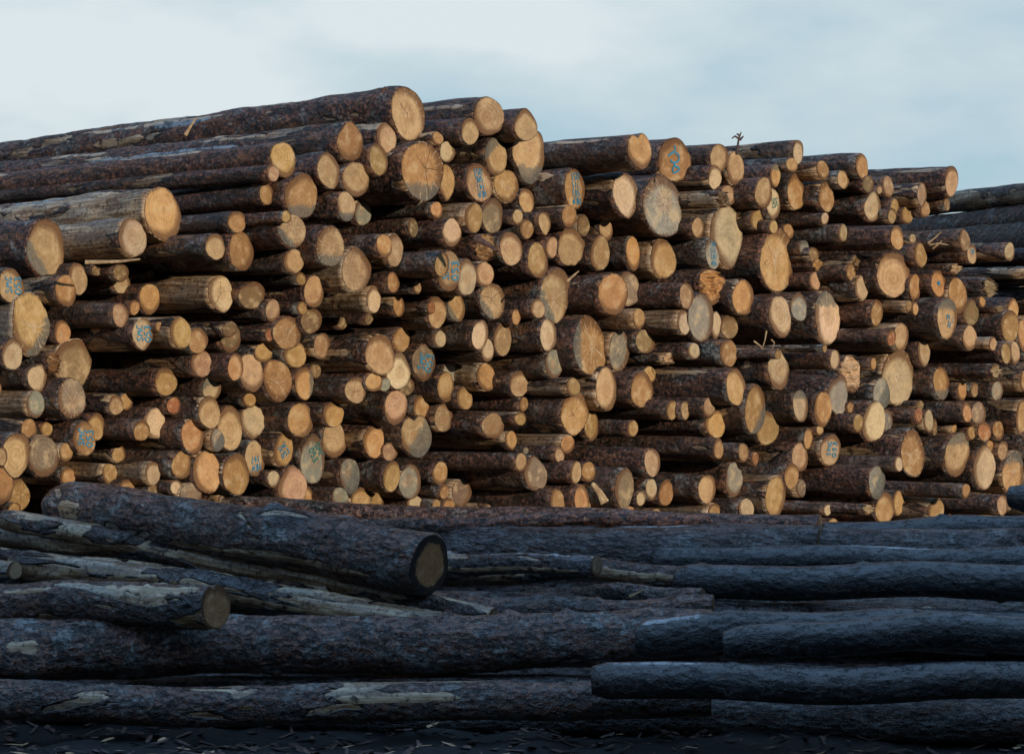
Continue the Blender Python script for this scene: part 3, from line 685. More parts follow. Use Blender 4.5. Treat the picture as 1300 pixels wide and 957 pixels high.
# ---------------------------------------------------------------- a log
TINT = {'o': (0.42, 0.235, 0.10), 't': (0.44, 0.29, 0.155), 'p': (0.56, 0.415, 0.26), 'y': (0.44, 0.27, 0.115), 'k': (0.46, 0.285, 0.165),
        'r': (0.38, 0.16, 0.075), 'b': (0.24, 0.16, 0.085), 'g': (0.25, 0.235, 0.185), 'w': (0.26, 0.19, 0.125), 'd': (0.15, 0.11, 0.06), 'n': (0.36, 0.20, 0.09)}  # dim brown (b) has the shade of recessed ends put into its colour
SD = {'b': (0, -1, .35), 't': (0, 1, .35), 'l': (-1, 0, .45), 'r': (1, 0, .45), 'bl': (-.75, -.66, .4), 'br': (.75, -.66, .4), 'tl': (-.6, .8, .3), 'c': (.5, -.4, -.1)}

def outline(rng, flags, amt=1.0):
    a2, p2 = rng.uniform(0, .045) * amt, rng.uniform(0, 6.28)
    a3, p3 = rng.uniform(.01, .04) * amt, rng.uniform(0, 6.28)
    a4, p4 = rng.uniform(.005, .022) * amt, rng.uniform(0, 6.28)
    sd_ = rng.uniform(0, 99); rough = .012
    if 'X' in flags: a3 *= 2.2; a4 *= 2.4; rough = .05
    if 'J' in flags: rough = .055
    T, Bp, H = 'T' in flags, 'B' in flags, 'H' in flags
    ha = rad(98) if H else 0
    def f(th):
        r = 1 + a2 * math.cos(2 * (th - p2)) + a3 * math.cos(3 * (th - p3)) + a4 * math.cos(5 * (th - p4))
        r += rough * noise.noise(Vector((math.cos(th) * 2.6, math.sin(th) * 2.6, sd_))) * 1.6
        x, y = r * math.cos(th), r * math.sin(th)
        if T: x *= 1 - .30 * max(0, y) ** 1.3
        if Bp: x *= 1 - .34 * max(0, -y) ** 1.4
        if H:
            d = abs((th - ha + math.pi) % (2 * math.pi) - math.pi)
            k = 1 - .26 * math.exp(-(d / .22) ** 2); x *= k; y *= k
        return x, y
    return f

def log_geometry(seed, rx, ry, length, f, tilt=0.0, taper=.22, seg=28, rings=26, slope=(0, 0), rough=1.0, knots=2, jag=0.0):
    """bark surface from z=0 (the sawn end, outward normal +Z) to z=-length, and the sawn face as a second mesh"""
    rng = random.Random(seed)
    ct, stt = math.cos(tilt), math.sin(tilt)
    r0 = math.sqrt(rx * ry)
    prof = []
    for k in range(seg):
        th = 2 * math.pi * k / seg
        x, y = f(th); prof.append((x * rx, y * ry))
    zs = [0.0] + [-length * ((i / rings) ** (1.45 if rings < 40 else 1.1)) for i in range(1, rings + 1)]
    kn = [(rng.uniform(0, 6.28), -rng.uniform(.15, length if 400 < seed < 500 else min(length, 2.2)), rng.uniform(.25, .5)) for _ in range(knots)]
    verts, lcs = [], []
    off = rng.uniform(0, 50)
    bx, by = rng.uniform(-.02, .02), rng.uniform(-.02, .02)
    front = 400 < seed < 500
    if front: bx, by = rng.uniform(-.05, .05), rng.uniform(-.035, .05)
    ph = rng.uniform(0, 6)
    for i, z in enumerate(zs):
        tz = -z / length; sc = (1 - taper * tz) * (1 - (.22 if front else 0) * max(0, 1 - (1 - tz) * length / .07))
        wob = (bx * math.sin(tz * 3.14), by * math.sin(tz * 3.14) + (.014 * math.sin(tz * 11 + ph) * math.sin(tz * 3.14) if front else 0))
        for k, (x, y) in enumerate(prof):
            th = 2 * math.pi * k / seg
            q = Vector((math.cos(th) * r0 * 9, math.sin(th) * r0 * 9, z * 3.2 + off))
            q2 = Vector((math.cos(th) * r0 * 34, math.sin(th) * r0 * 34, z * 15 + off))
            s = 1 + rough * (.075 * noise.noise(q) + .025 * noise.noise(q2 * .45) + (.02 * noise.noise(q2 * 1.9) if rings > 40 else 0) + .035 * abs(noise.noise(q2)) / max(.35, r0 * 8))
            for ka, kz, kr in kn:
                da = abs((th - ka + math.pi) % (2 * math.pi) - math.pi) * r0
                dd = math.hypot(da, z - kz) / (r0 * kr)
                if dd < 2: s += (.17 if front else .10) * math.exp(-dd * dd * 1.6)
            if i == 0: s = 1.0
            # round profile away from the end
            bl = min(1, tz * 6); xc, yc = math.cos(th) * rx, math.sin(th) * ry
            X = (x * (1 - bl * .6) + xc * bl * .6) * sc * s; Y = (y * (1 - bl * .6) + yc * bl * .6) * sc * s
            X, Y = X * ct - Y * stt, X * stt + Y * ct
            zz = z + (slope[0] * X + slope[1] * Y) * max(0, 1 + z * 6)
            if i == 0 and jag: zz += jag * noise.noise(Vector((math.cos(th) * 5, math.sin(th) * 5, off)))
            verts.append((X + wob[0], Y + wob[1], zz))
            lcs.append((math.cos(th) * r0 + off, math.sin(th) * r0 + off * .7, z + off * 1.3))
    faces = []
    nr = len(zs)
    for i in range(nr - 1):
        for k in range(seg):
            k2 = (k + 1) % seg
            faces.append((i * seg + k, (i + 1) * seg + k, (i + 1) * seg + k2, i * seg + k2))
    # bark thickness at the sawn end
    b0 = len(verts)
    for k in range(seg):
        x, y, z = verts[k]; verts.append((x * .955, y * .955, z)); lcs.append(lcs[k])
    for k in range(seg):
        k2 = (k + 1) % seg; faces.append((k, k2, b0 + k2, b0 + k))
    faces.append(tuple((nr - 1) * seg + (seg - 1 - k) for k in range(seg)))
    # sawn face
    ev, el, ef = [], [], []
    levels = [0.0, .3, .6, .85, 1.0] if not jag else [0, .1, .2, .3, .4, .5, .6, .7, .8, .9, 1.0]
    for li, lv in enumerate(levels):
        for k in range(seg if lv > 0 else 1):
            if lv == 0: ev.append((0, 0, .004)); el.append((0, 0)); continue
            x, y, z = verts[k]
            x, y = x * .967, y * .967
            X, Y = x * lv, y * lv
            zz = slope[0] * X + slope[1] * Y + .004
            if jag: zz += jag * (.7 * noise.noise(Vector((X / r0 * 2, Y / r0 * 2, off))) + 1.1 * max(-.1, noise.noise(Vector((X / r0 * 7, Y / r0 * 11, off)))) ) * (1 if lv < 1 else .4)
            ev.append((X, Y, zz)); th = 2 * math.pi * k / seg + tilt
            px, py = f(2 * math.pi * k / seg); el.append((math.cos(th) * lv, math.sin(th) * lv))
    for k in range(seg): ef.append((0, 1 + k, 1 + (k + 1) % seg))
    for li in range(len(levels) - 2):
        a, b = 1 + li * seg, 1 + (li + 1) * seg
        for k in range(seg):
            k2 = (k + 1) % seg; ef.append((a + k, b + k, b + k2, a + k2))
    a = 1 + (len(levels) - 2) * seg; b = len(ev)                       # short skirt so that the face is solid wood
    for k in range(seg):
        x, y, z = ev[a + k]; ev.append((x, y, z - .012)); el.append(el[a + k])
    for k in range(seg):
        k2 = (k + 1) % seg; ef.append((a + k, b + k, b + k2, a + k2))
    return verts, faces, lcs, ev, ef, el

def frame(pos, away, up=Vector((0, 0, 1))):
    z = (-away).normalized(); x = up.cross(z).normalized(); y = z.cross(x)
    return Matrix(((x.x, y.x, z.x, pos.x), (x.y, y.y, z.y, pos.y), (x.z, y.z, z.z, pos.z), (0, 0, 0, 1)))

def peel_sheen(root, geo, seg, rings, pw, a0, a1, t0, t1, mat, seed, thin=False):
    """a strip of bare wood, or of sky reflection put in as colour, lying on the bark surface: angles in degrees (90 = top, 180 = the side facing the viewpoint)"""
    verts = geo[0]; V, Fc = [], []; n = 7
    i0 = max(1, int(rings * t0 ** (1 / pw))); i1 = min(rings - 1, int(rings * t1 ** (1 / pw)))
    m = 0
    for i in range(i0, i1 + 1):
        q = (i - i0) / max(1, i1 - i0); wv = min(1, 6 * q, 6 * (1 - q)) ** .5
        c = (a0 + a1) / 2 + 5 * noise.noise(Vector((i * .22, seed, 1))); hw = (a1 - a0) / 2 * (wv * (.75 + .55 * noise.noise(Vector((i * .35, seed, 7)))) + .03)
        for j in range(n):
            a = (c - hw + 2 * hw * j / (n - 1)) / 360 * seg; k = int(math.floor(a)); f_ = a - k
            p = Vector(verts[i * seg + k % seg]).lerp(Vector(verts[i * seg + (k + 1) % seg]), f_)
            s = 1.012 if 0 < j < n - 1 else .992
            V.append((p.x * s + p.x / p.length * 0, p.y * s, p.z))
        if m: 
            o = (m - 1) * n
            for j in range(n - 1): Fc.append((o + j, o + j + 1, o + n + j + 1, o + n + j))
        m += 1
    if m > 1: link('peel_sheen_strip', mk_mesh('peel_sheen_strip', V, Fc, [], [mat]), root)

g = G('peeled_wood'); tcp = g.N('ShaderNodeTexCoord').outputs['Object']
pn = g.noise(g.vmath('MULTIPLY', tcp, (1, 1, .08)), 55, 4, .6); pq = g.noise(tcp, 14, 5, .7)
M_PEEL = g.fin(g.mix(g.step(pq, .50, .62), g.ramp(pn, [(.32, (.22, .13, .07)), (.5, (.42, .29, .17)), (.7, (.66, .55, .40))]), (.055, .030, .020, 1)), g.math('ADD', .25, g.math('MULTIPLY', pn, .4)), g.bump(pn, .5, .008), .6)
g = G('scraped_wood_sky_sheen'); tcp = g.N('ShaderNodeTexCoord').outputs['Object']  # pale blue-grey: sky reflections painted on front log tops, white scars on stack logs
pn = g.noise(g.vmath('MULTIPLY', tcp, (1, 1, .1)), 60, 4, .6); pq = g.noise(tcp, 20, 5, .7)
M_SCRAPE_SHEEN = g.fin(g.mix(g.step(pq, .44, .60), g.ramp(pn, [(.32, (.10, .11, .12)), (.6, (.34, .36, .38))]), (.02, .024, .03, 1)), .25, g.bump(pn, .4, .006), .7)

STUFF = {'v': [], 'f': [], 'm': [], 'lc': [], 'bk': [], 'tint': [], 'stain': [], 'feat': []}
def emit(mat, geo, bk, tint, stain, feat, seed, individual, label=None, group=None, wet=False, dig=None, name='log', end=True):
    verts, faces, lcs, ev, ef, el = geo
    lce = [(x, y, seed % 97 + .37) for x, y in el]
    if individual:
        root = bpy.data.objects.new(name, None); C.objects.link(root); root.empty_display_size = .2
        root.matrix_world = mat
        tag(root, label, 'log', group)
        me = mk_mesh('bark', verts, faces, [('lc', 'FLOAT_VECTOR', lcs), ('bk', 'FLOAT_COLOR', [bk if len(bk) == 4 else bk + (1,)] * len(verts))], [M_WET if wet else M_BARK])
        b = link('bark', me, root)
        me2 = mk_mesh('cut_end', ev, ef, [('lc', 'FLOAT_VECTOR', lce), ('tint', 'FLOAT_COLOR', [tint + (1,)] * len(ev)),
                      ('stain', 'FLOAT_VECTOR', [stain] * len(ev)), ('feat', 'FLOAT_COLOR', [(feat if len(feat) == 4 else feat + (0,))] * len(ev))], [M_END], smooth=False)
        e = link('cut_end', me2, root)
        return root, e
    S = STUFF; o = len(S['v'])
    for v in verts: S['v'].append(tuple(mat @ Vector(v)))
    S['lc'] += lcs; S['f'] += [tuple(o + i for i in f) for f in faces]; S['m'] += [0] * len(faces)
    o = len(S['v'])
    for v in ev: S['v'].append(tuple(mat @ Vector(v)))
    S['lc'] += lce; S['f'] += [tuple(o + i for i in f) for f in ef]; S['m'] += [1] * len(ef)
    n = len(verts) + len(ev)
    S['bk'] += [bk + (1,)] * n; S['tint'] += [tint + (1,)] * n; S['stain'] += [stain] * n; S['feat'] += [feat + (0,)] * n

# ---- hand-painted lettering: strokes per character on a 1 x 1.4 cell
CH = {'0': [[(.5, 1.4), (.1, 1.1), (.05, .5), (.4, 0), (.85, .3), (.95, .9), (.75, 1.3), (.5, 1.4)]],
      '5': [[(.9, 1.4), (.2, 1.38), (.15, .8), (.6, .88), (.92, .55), (.7, .08), (.1, .05)]],
      '3': [[(.1, 1.3), (.6, 1.4), (.85, 1.05), (.4, .78), (.9, .45), (.6, .02), (.08, .12)]],
      '2': [[(.1, 1.1), (.5, 1.4), (.85, 1.1), (.6, .6), (.08, .03), (.92, .03)]],
      'S': [[(.9, 1.25), (.45, 1.4), (.12, 1.05), (.8, .5), (.65, .05), (.08, .15)]],
      'M': [[(.02, 0), (.15, 1.4), (.5, .6), (.88, 1.4), (1, 0)]],
      'C': [[(.9, 1.2), (.5, 1.4), (.1, .9), (.15, .3), (.5, .0), (.9, .2)]],
      'L': [[(.15, 1.4), (.12, .03), (.85, .05)]],
      'H': [[(.12, 1.4), (.1, 0)], [(.88, 1.4), (.9, 0)], [(.1, .7), (.9, .75)]],
      'E': [[(.9, 1.35), (.2, 1.4), (.15, .7), (.7, .72)], [(.15, .7), (.12, .02), (.9, .05)]],
      'N': [[(.1, 0), (.12, 1.4), (.85, .05), (.9, 1.4)]],
      '1': [[(.3, 1.1), (.55, 1.4), (.5, 0)]], '7': [[(.08, 1.35), (.9, 1.38), (.4, 0)]], '9': [[(.85, 1.0), (.5, 1.4), (.12, 1.05), (.4, .7), (.85, .95), (.8, .4), (.5, 0)]],
      '4': [[(.6, 0), (.62, 1.4), (.05, .5), (.95, .5)]], '8': [[(.5, .75), (.15, 1.1), (.5, 1.4), (.85, 1.1), (.1, .35), (.5, 0), (.9, .35), (.5, .75)]],
      'T': [[(.05, 1.35), (.95, 1.4), (.5, 1.38), (.48, 0)]], 'V': [[(.05, 1.4), (.5, 0), (.95, 1.4)]]}
# lines, rotation (degrees), text height / radius, centre (x, y in radii), material
MARKS = {'4': (['HEN', '147', 'SMC', '053'], 188, .30, (0, 0), 0), 'D': (['HEN', '583', '71S', '053'], 184, .33, (.05, .02), 0),
         'A': (['SMC', '053'], 84, .50, (.12, .08), 0), 'A2': (['SMC', '053'], 38, .38, (0, .02), 0), 'A3': (['SMC', '053'], -58, .34, (.25, .28), 1),
         'H': (['HEN', '147'], 183, .36, (.05, -.22), 0), 'S': (['SMC', '053'], -78, .32, (.15, .05), 1), 'T': (['TV'], 8, .62, (0, .22), 0),
         'B': (['89 L', '82'], -12, .26, (.22, -.12), 0)}
def ribbon(pts, wd, out_v, out_f, zf, rng):
    n = 3; P2 = []
    for i in range(len(pts) - 1):
        for t in range(n): P2.append([pts[i][j] + (pts[i + 1][j] - pts[i][j]) * t / n for j in (0, 1)])
    P2.append(list(pts[-1]))
    for _ in range(1):                                                     # soften the corners
        Q = [P2[0]] + [[(P2[i - 1][j] + 2 * P2[i][j] + P2[i + 1][j]) / 4 for j in (0, 1)] for i in range(1, len(P2) - 1)] + [P2[-1]]; P2 = Q
    b = len(out_v)
    for i, p in enumerate(P2):
        a = P2[max(0, i - 1)]; c = P2[min(len(P2) - 1, i + 1)]
        d = Vector((c[0] - a[0], c[1] - a[1])); d = d.normalized() if d.length else Vector((1, 0)); nn = Vector((-d.y, d.x)) * wd * rng.uniform(.75, 1.15)
        for s in (1, -1): out_v.append((p[0] + s * nn.x, p[1] + s * nn.y, zf(p[0], p[1])))
    for i in range(len(P2) - 1): out_f.append((b + 2 * i, b + 2 * i + 1, b + 2 * i + 3, b + 2 * i + 2))
def paint_mark(parent, kind, rx, ry, slope, seed):
    rng = random.Random(seed); v, f = [], []
    zf = lambda x, y: slope[0] * x + slope[1] * y + .0085
    if kind == 'O':
        vs = [(rx * (-.08 + .17 * math.cos(t * .524)), ry * (.02 + .17 * math.sin(t * .524)) + .0, 0) for t in range(12)]
        v = [(x, y, zf(x, y)) for x, y, _ in vs]; f = [tuple(range(12))]; mat = M_PAINT
    elif kind == 'P':
        for pts in ([(-.08, .66), (.06, .48), (-.42, .18)], [(-.25, .02), (-.15, -.1), (.0, -.12), (.22, .0), (.25, .2), (.1, .34), (.0, .3)],
                    [(.02, -.16), (-.12, -.42), (-.02, -.6), (.36, -.36), (.02, -.24)]):
            v, f = [], []
            ribbon([(x * rx, y * ry) for x, y in pts], .045 * ry, v, f, zf, rng)
            last = link('painted_mark', mk_mesh('painted_mark', v, f, [], [M_PAINT], smooth=False), parent)
        return last
    else:
        lines, rot, hh, (cx, cy), mi = MARKS[kind]; mat = (M_PAINT, M_TEAL)[mi]
        h = hh * ry / 1.4; a = rad(rot + rng.uniform(-5, 5)); ca, sa = math.cos(a), math.sin(a)
        tot = len(lines) * 1.75 * h; sy_ = rng.uniform(.85, 1.1); drift = rng.uniform(-.12, .12) if len(lines) < 3 else 0
        for li, ln in enumerate(lines):
            y0 = tot / 2 - (li + 1) * 1.75 * h + .2 * h; wl = len(ln) * 1.2 * h * .8
            for ci, c in enumerate(ln):
                for st_ in CH.get(c, []):
                    pts = []
                    for x, y in st_:
                        X = -wl / 2 + (ci * 1.2 + x) * h * .8 + rng.uniform(-.05, .05) * h; Y = y0 + y * h * sy_ + rng.uniform(-.05, .05) * h + ci * drift * h
                        X, Y = (X * ca - Y * sa) * min(1.0, rx / ry * 1.15) + cx * rx, X * sa + Y * ca + cy * ry
                        pts.append((X, Y))
                    ribbon(pts, .105 * h, v, f, zf, rng)
    me = mk_mesh('painted_mark', v, f, [], [mat], smooth=False)
    return link('painted_mark', me, parent)

# ---------------------------------------------------------------- ground, and an unseen hillside added to shade the foreground
def sheet(name, x0, x1, y0, y1, nx, ny, hf, mat):
    v = [(x0 + (x1 - x0) * i / nx, y0 + (y1 - y0) * j / ny, 0) for j in range(ny + 1) for i in range(nx + 1)]
    v = [(x, y, hf(x, y)) for x, y, _ in v]
    f = [(j * (nx + 1) + i, j * (nx + 1) + i + 1, (j + 1) * (nx + 1) + i + 1, (j + 1) * (nx + 1) + i) for j in range(ny) for i in range(nx)]
    me = mk_mesh(name, v, f, [], [mat]); o = link(name, me); tag(o, kind='structure'); return o
def gh(x, y):
    near = max(0, 1 - max(abs(x) / 9, abs(y - 15) / 9))
    return min(1, 2 * near) * (.07 * noise.noise(Vector((x * .9, y * .9, 1))) + .05 * noise.noise(Vector((x * 4, y * 4, 2))) + .02 * noise.noise(Vector((x * 11, y * 11, 2)))) - .03 - .21 * (1 - min(1, 5 * near))
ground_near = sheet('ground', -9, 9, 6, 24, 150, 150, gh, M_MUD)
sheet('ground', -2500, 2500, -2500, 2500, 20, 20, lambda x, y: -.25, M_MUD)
SHADE_HILL_H, SHADE_HILL_Y = 7.62, -12.0  # grassy ridge added out of view so that its shadow covers the front logs
def hh_(x, y):
    t = max(0, 1 - abs(y - SHADE_HILL_Y) / 9.0); t = t * t * (3 - 2 * t)
    return -.3 + t * (SHADE_HILL_H + .3 + .18 * noise.noise(Vector((x * .35, 0, 5))))
sheet('added_shade_hill', -40, 60, SHADE_HILL_Y - 9, SHADE_HILL_Y + 9, 120, 36, hh_, M_GRASS)

# ---------------------------------------------------------------- the stack
PSI = rad(50)
AW = Vector((-math.sin(PSI), math.cos(PSI), 0))
GRP = 'sawlogs piled in the tall stack'
circles = []
for li, line in enumerate(LOGS.strip().split('\n')):
    a, flags, label = line.split('|')
    x, y, prx, pry, tilt, colr, d = a.split(); x, y, prx, pry, tilt, d = map(float, (x, y, prx, pry, tilt, d))
    fl = flags.split(); rng = random.Random(1000 + li)
    beta = math.atan((x - 650) / F)
    dpsi = rad(rng.uniform(-1.2, 1.2)); pitch = rad(rng.uniform(-.7, .7))
    if x < 560 and y < 310: pitch -= rad(1.6)
    psi = PSI + dpsi
    cosv = math.cos(psi + beta)
    ratio = min(1.22, max(.76, prx / cosv / pry))
    ry = pry / F * d; rx = ry * ratio
    away = Vector((-math.sin(psi) * math.cos(pitch), math.cos(psi) * math.cos(pitch), math.sin(pitch)))
    pos = P(x, y, d); mat = frame(pos, away)
    f = outline(rng, fl)
    big = pry > 20
    slope = (rng.uniform(-.10, .10), rng.uniform(-.10, .10))
    jag = .05 if 'J' in fl else 0.0
    L_ = rng.uniform(5.2, 6.0)
    long_ = x < 560 and y < 320 and pry > 18
    geo = log_geometry(li * 7 + 3, rx, ry, L_, f, rad(-tilt), taper=rng.uniform(.12, .24), seg=56 if long_ else (44 if 'J' in fl else 40 if big else 26), rings=130 if long_ else (34 if big else 24), rough=1.5 if long_ else 1.0, slope=slope, knots=3 if big else 1, jag=jag)
    strip = rng.choice([0, .1, .2, .3, .3, .45, .62]) * (1.25 if 'N' in fl else 1)
    if 'N' in fl: strip = .74
    if y < 300 and x < 520 and 'N' not in fl: strip = min(strip, .42)
    bk = (strip, 1.0 if long_ else rng.uniform(.35, 1), rng.uniform(.15, .9))
    t0 = TINT[colr]; br = rng.uniform(.76, 1.26); tint = tuple(c * br * rng.uniform(.95, 1.05) for c in t0)
    st = (0, 0, 5)
    mk = None
    for w_ in fl:
        if w_.startswith('S:'): st = SD[w_[2:]]
        if w_.startswith('M:'): mk = w_[2:]
    feat = (1.0 if 'r' in fl else rng.uniform(0, .5), 1.0 if 'c' in fl else 0.0, 1.0 if 'hatch' in label or 'mesh' in label else (rng.random() < .18) * .6)
    r = emit(mat, geo, bk, tint, st, feat, li * 1.37, bool(label), label, GRP)
    if r and long_:
        prng = random.Random(li * 3 + 1)
        for q in range(3):
            t_ = prng.uniform(.03, .5); a_ = prng.uniform(95, 165)
            peel_sheen(r[0], geo, 56, 130, 1.1, a_, a_ + prng.uniform(14, 34), t_, t_ + prng.uniform(.06, .28), M_SCRAPE_SHEEN if q == 0 else M_PEEL, li + q * 5.5)
    elif r and big and x < 1240 and rng.random() < .45:
        a_ = rng.uniform(110, 190); t_ = rng.uniform(.01, .04)
        peel_sheen(r[0], geo, 44 if 'J' in fl else 40, 34, 1.45, a_, a_ + rng.uniform(20, 50), t_, t_ + rng.uniform(.05, .2), M_PEEL, li + .5)
    if mk and r:
        paint_mark(r[1], mk, rx, ry, slope, li)
    circles.append((pos.x * math.cos(PSI) + pos.y * math.sin(PSI), pos.z, math.sqrt(rx * ry), pos.dot(AW)))

# logs of the same stack seen only as dark timber between the ones above, or beyond the frame on the right
rng = random.Random(5)
cN = np.array(circles)
umin, umax = cN[:, 0].min(), cN[:, 0].max()
def slog(u, s): return Vector((u * math.cos(PSI) - s * math.sin(PSI), u * math.sin(PSI) + s * math.cos(PSI), 0))
nf = 0
for attempt in range(26000):
    r = rng.choice([.13, .11, .09, .07, .055, .045]) if attempt < 14000 else rng.choice([.06, .05, .04])
    u = rng.uniform(umin - .2, umax + 1.6); z = rng.uniform(.05 + r, 3.4)
    dd = np.hypot(cN[:, 0] - u, cN[:, 1] - z) - cN[:, 2]
    if dd.min() < r * .93: continue
    beyond = u > umax - .05
    if beyond:
        if z > 2.55 - .1 * (u - umax): continue
    else:
        near = (abs(cN[:, 0] - u) < .28)
        if not near.any() or (cN[near, 1] + cN[near, 2]).max() < z + r + .05: continue
    k = np.argsort(dd)[:4]
    if not beyond and z > 2.35 and u < cN[np.argmax(cN[:, 1]), 0] + .1: continue
    low = z < CAMH - 1.05 - .0 and not beyond
    s = cN[k, 3].max() - rng.uniform(-.5, -1.1) if not (beyond or low) else cN[k, 3].mean() + rng.uniform(-.05, .12)
    if low and s < cN[k, 3].mean(): s = cN[k, 3].mean()
    if beyond:
        s = cN[np.argsort(-cN[:, 0])[:25], 3].mean() + rng.uniform(-.1, .3)
    p = slog(u, s); p.z = z
    if beyond and (p.x / p.y * F + 650 < 1300 + r * .8 / p.y * F): continue
    geo = log_geometry(9000 + attempt, r, r, 4.6, outline(rng, []), 0, seg=14, rings=9, knots=0)
    emit(frame(p, AW), geo, (rng.choice([.2, .4, .6]), rng.uniform(.2, 1), rng.uniform(.1, .8)), TINT[rng.choice('otyb')], (0, 0, 5), (0, 0, 0), attempt * .77, False)
    cN = np.vstack([cN, [u, z, r, s]]); nf += 1
print('fillers', nf)
S = STUFF
me = mk_mesh('stacked_logs', S['v'], S['f'], [('lc', 'FLOAT_VECTOR', S['lc']), ('bk', 'FLOAT_COLOR', S['bk']), ('tint', 'FLOAT_COLOR', S['tint']),
             ('stain', 'FLOAT_VECTOR', S['stain']), ('feat', 'FLOAT_COLOR', S['feat'])], [M_BARK, M_END], matidx=S['m'])
tag(link('stacked_logs', me), 'thin and hidden sawlogs wedged between the bigger logs of the stack', 'logs', kind='stuff')

# ---------------------------------------------------------------- logs given by both ends (photo pixel, radius in pixels, distance)
PEELS = {}
def two_end(x1, y1, r1, d1, x0, y0, r0, d0, colr, bk, label, group, fl='', wet=True, seg=56, rings=120, seed=1, kn=5, rough=1.0, tint=None, ext=0.0, mark=None):
    p1, p0 = P(x1, y1, d1), P(x0, y0, d0)
    away = (p0 - p1).normalized(); Ln = (p0 - p1).length
    R1, R0 = r1 / F * d1, r0 / F * d0
    rng = random.Random(seed); f = outline(rng, fl.split(), .8)
    n = rings
    geo = log_geometry(seed, R1, R1, Ln, f, 0, taper=1 - R0 / R1, seg=seg, rings=n, slope=(rng.uniform(-.06, .06), rng.uniform(-.05, .05)), rough=rough, knots=kn, jag=.05 if 'J' in fl else 0)
    st = (0, 0, 5)
    for w_ in fl.split():
        if w_.startswith('S:'): st = SD[w_[2:]]
    r_ = emit(frame(p1, away), geo, bk, TINT[colr], st, (.3, 1.0 if 'c' in fl else 0, 0, 1.0 if 'D' in fl else 0), seed * 1.91, True, label, group, wet=wet)
    for q, pl in enumerate(mark or ()): peel_sheen(r_[0], geo, seg, rings, 1.45 if rings < 40 else 1.1, *pl[:4], (M_PEEL, M_SCRAPE_SHEEN)[pl[4]], seed + q * 3.3)
    return r_

GB = 'long logs of the stack whose sawn ends lie out of the picture'
two_end(1420, 236, 14, 17.9, 1120, 268, 13, 21.4, 't', (.55, .4, 1.0), 'topmost of the long grey-barked logs reaching the right edge', GB, wet=False, seed=301, rings=60, seg=36)
two_end(1430, 262, 19, 17.8, 1120, 300, 17, 21.3, 't', (.15, .8, .6), 'dark red-brown log under the topmost grey-barked log at the right edge', GB, wet=False, seed=302, rings=60, seg=36)
two_end(1400, 298, 22, 17.9, 1150, 312, 20, 20.9, 't', (.1, .4, .3), 'dark shaded log in the gap above the right edge pale pole', GB, wet=False, seed=303, rings=50, seg=30)
two_end(1410, 341, 14, 17.8, 1150, 346, 13, 20.9, 't', (.25, .3, .9), 'grey-barked log just below the pale barkless pole at far right', GB, wet=False, seed=304, rings=50, seg=30)

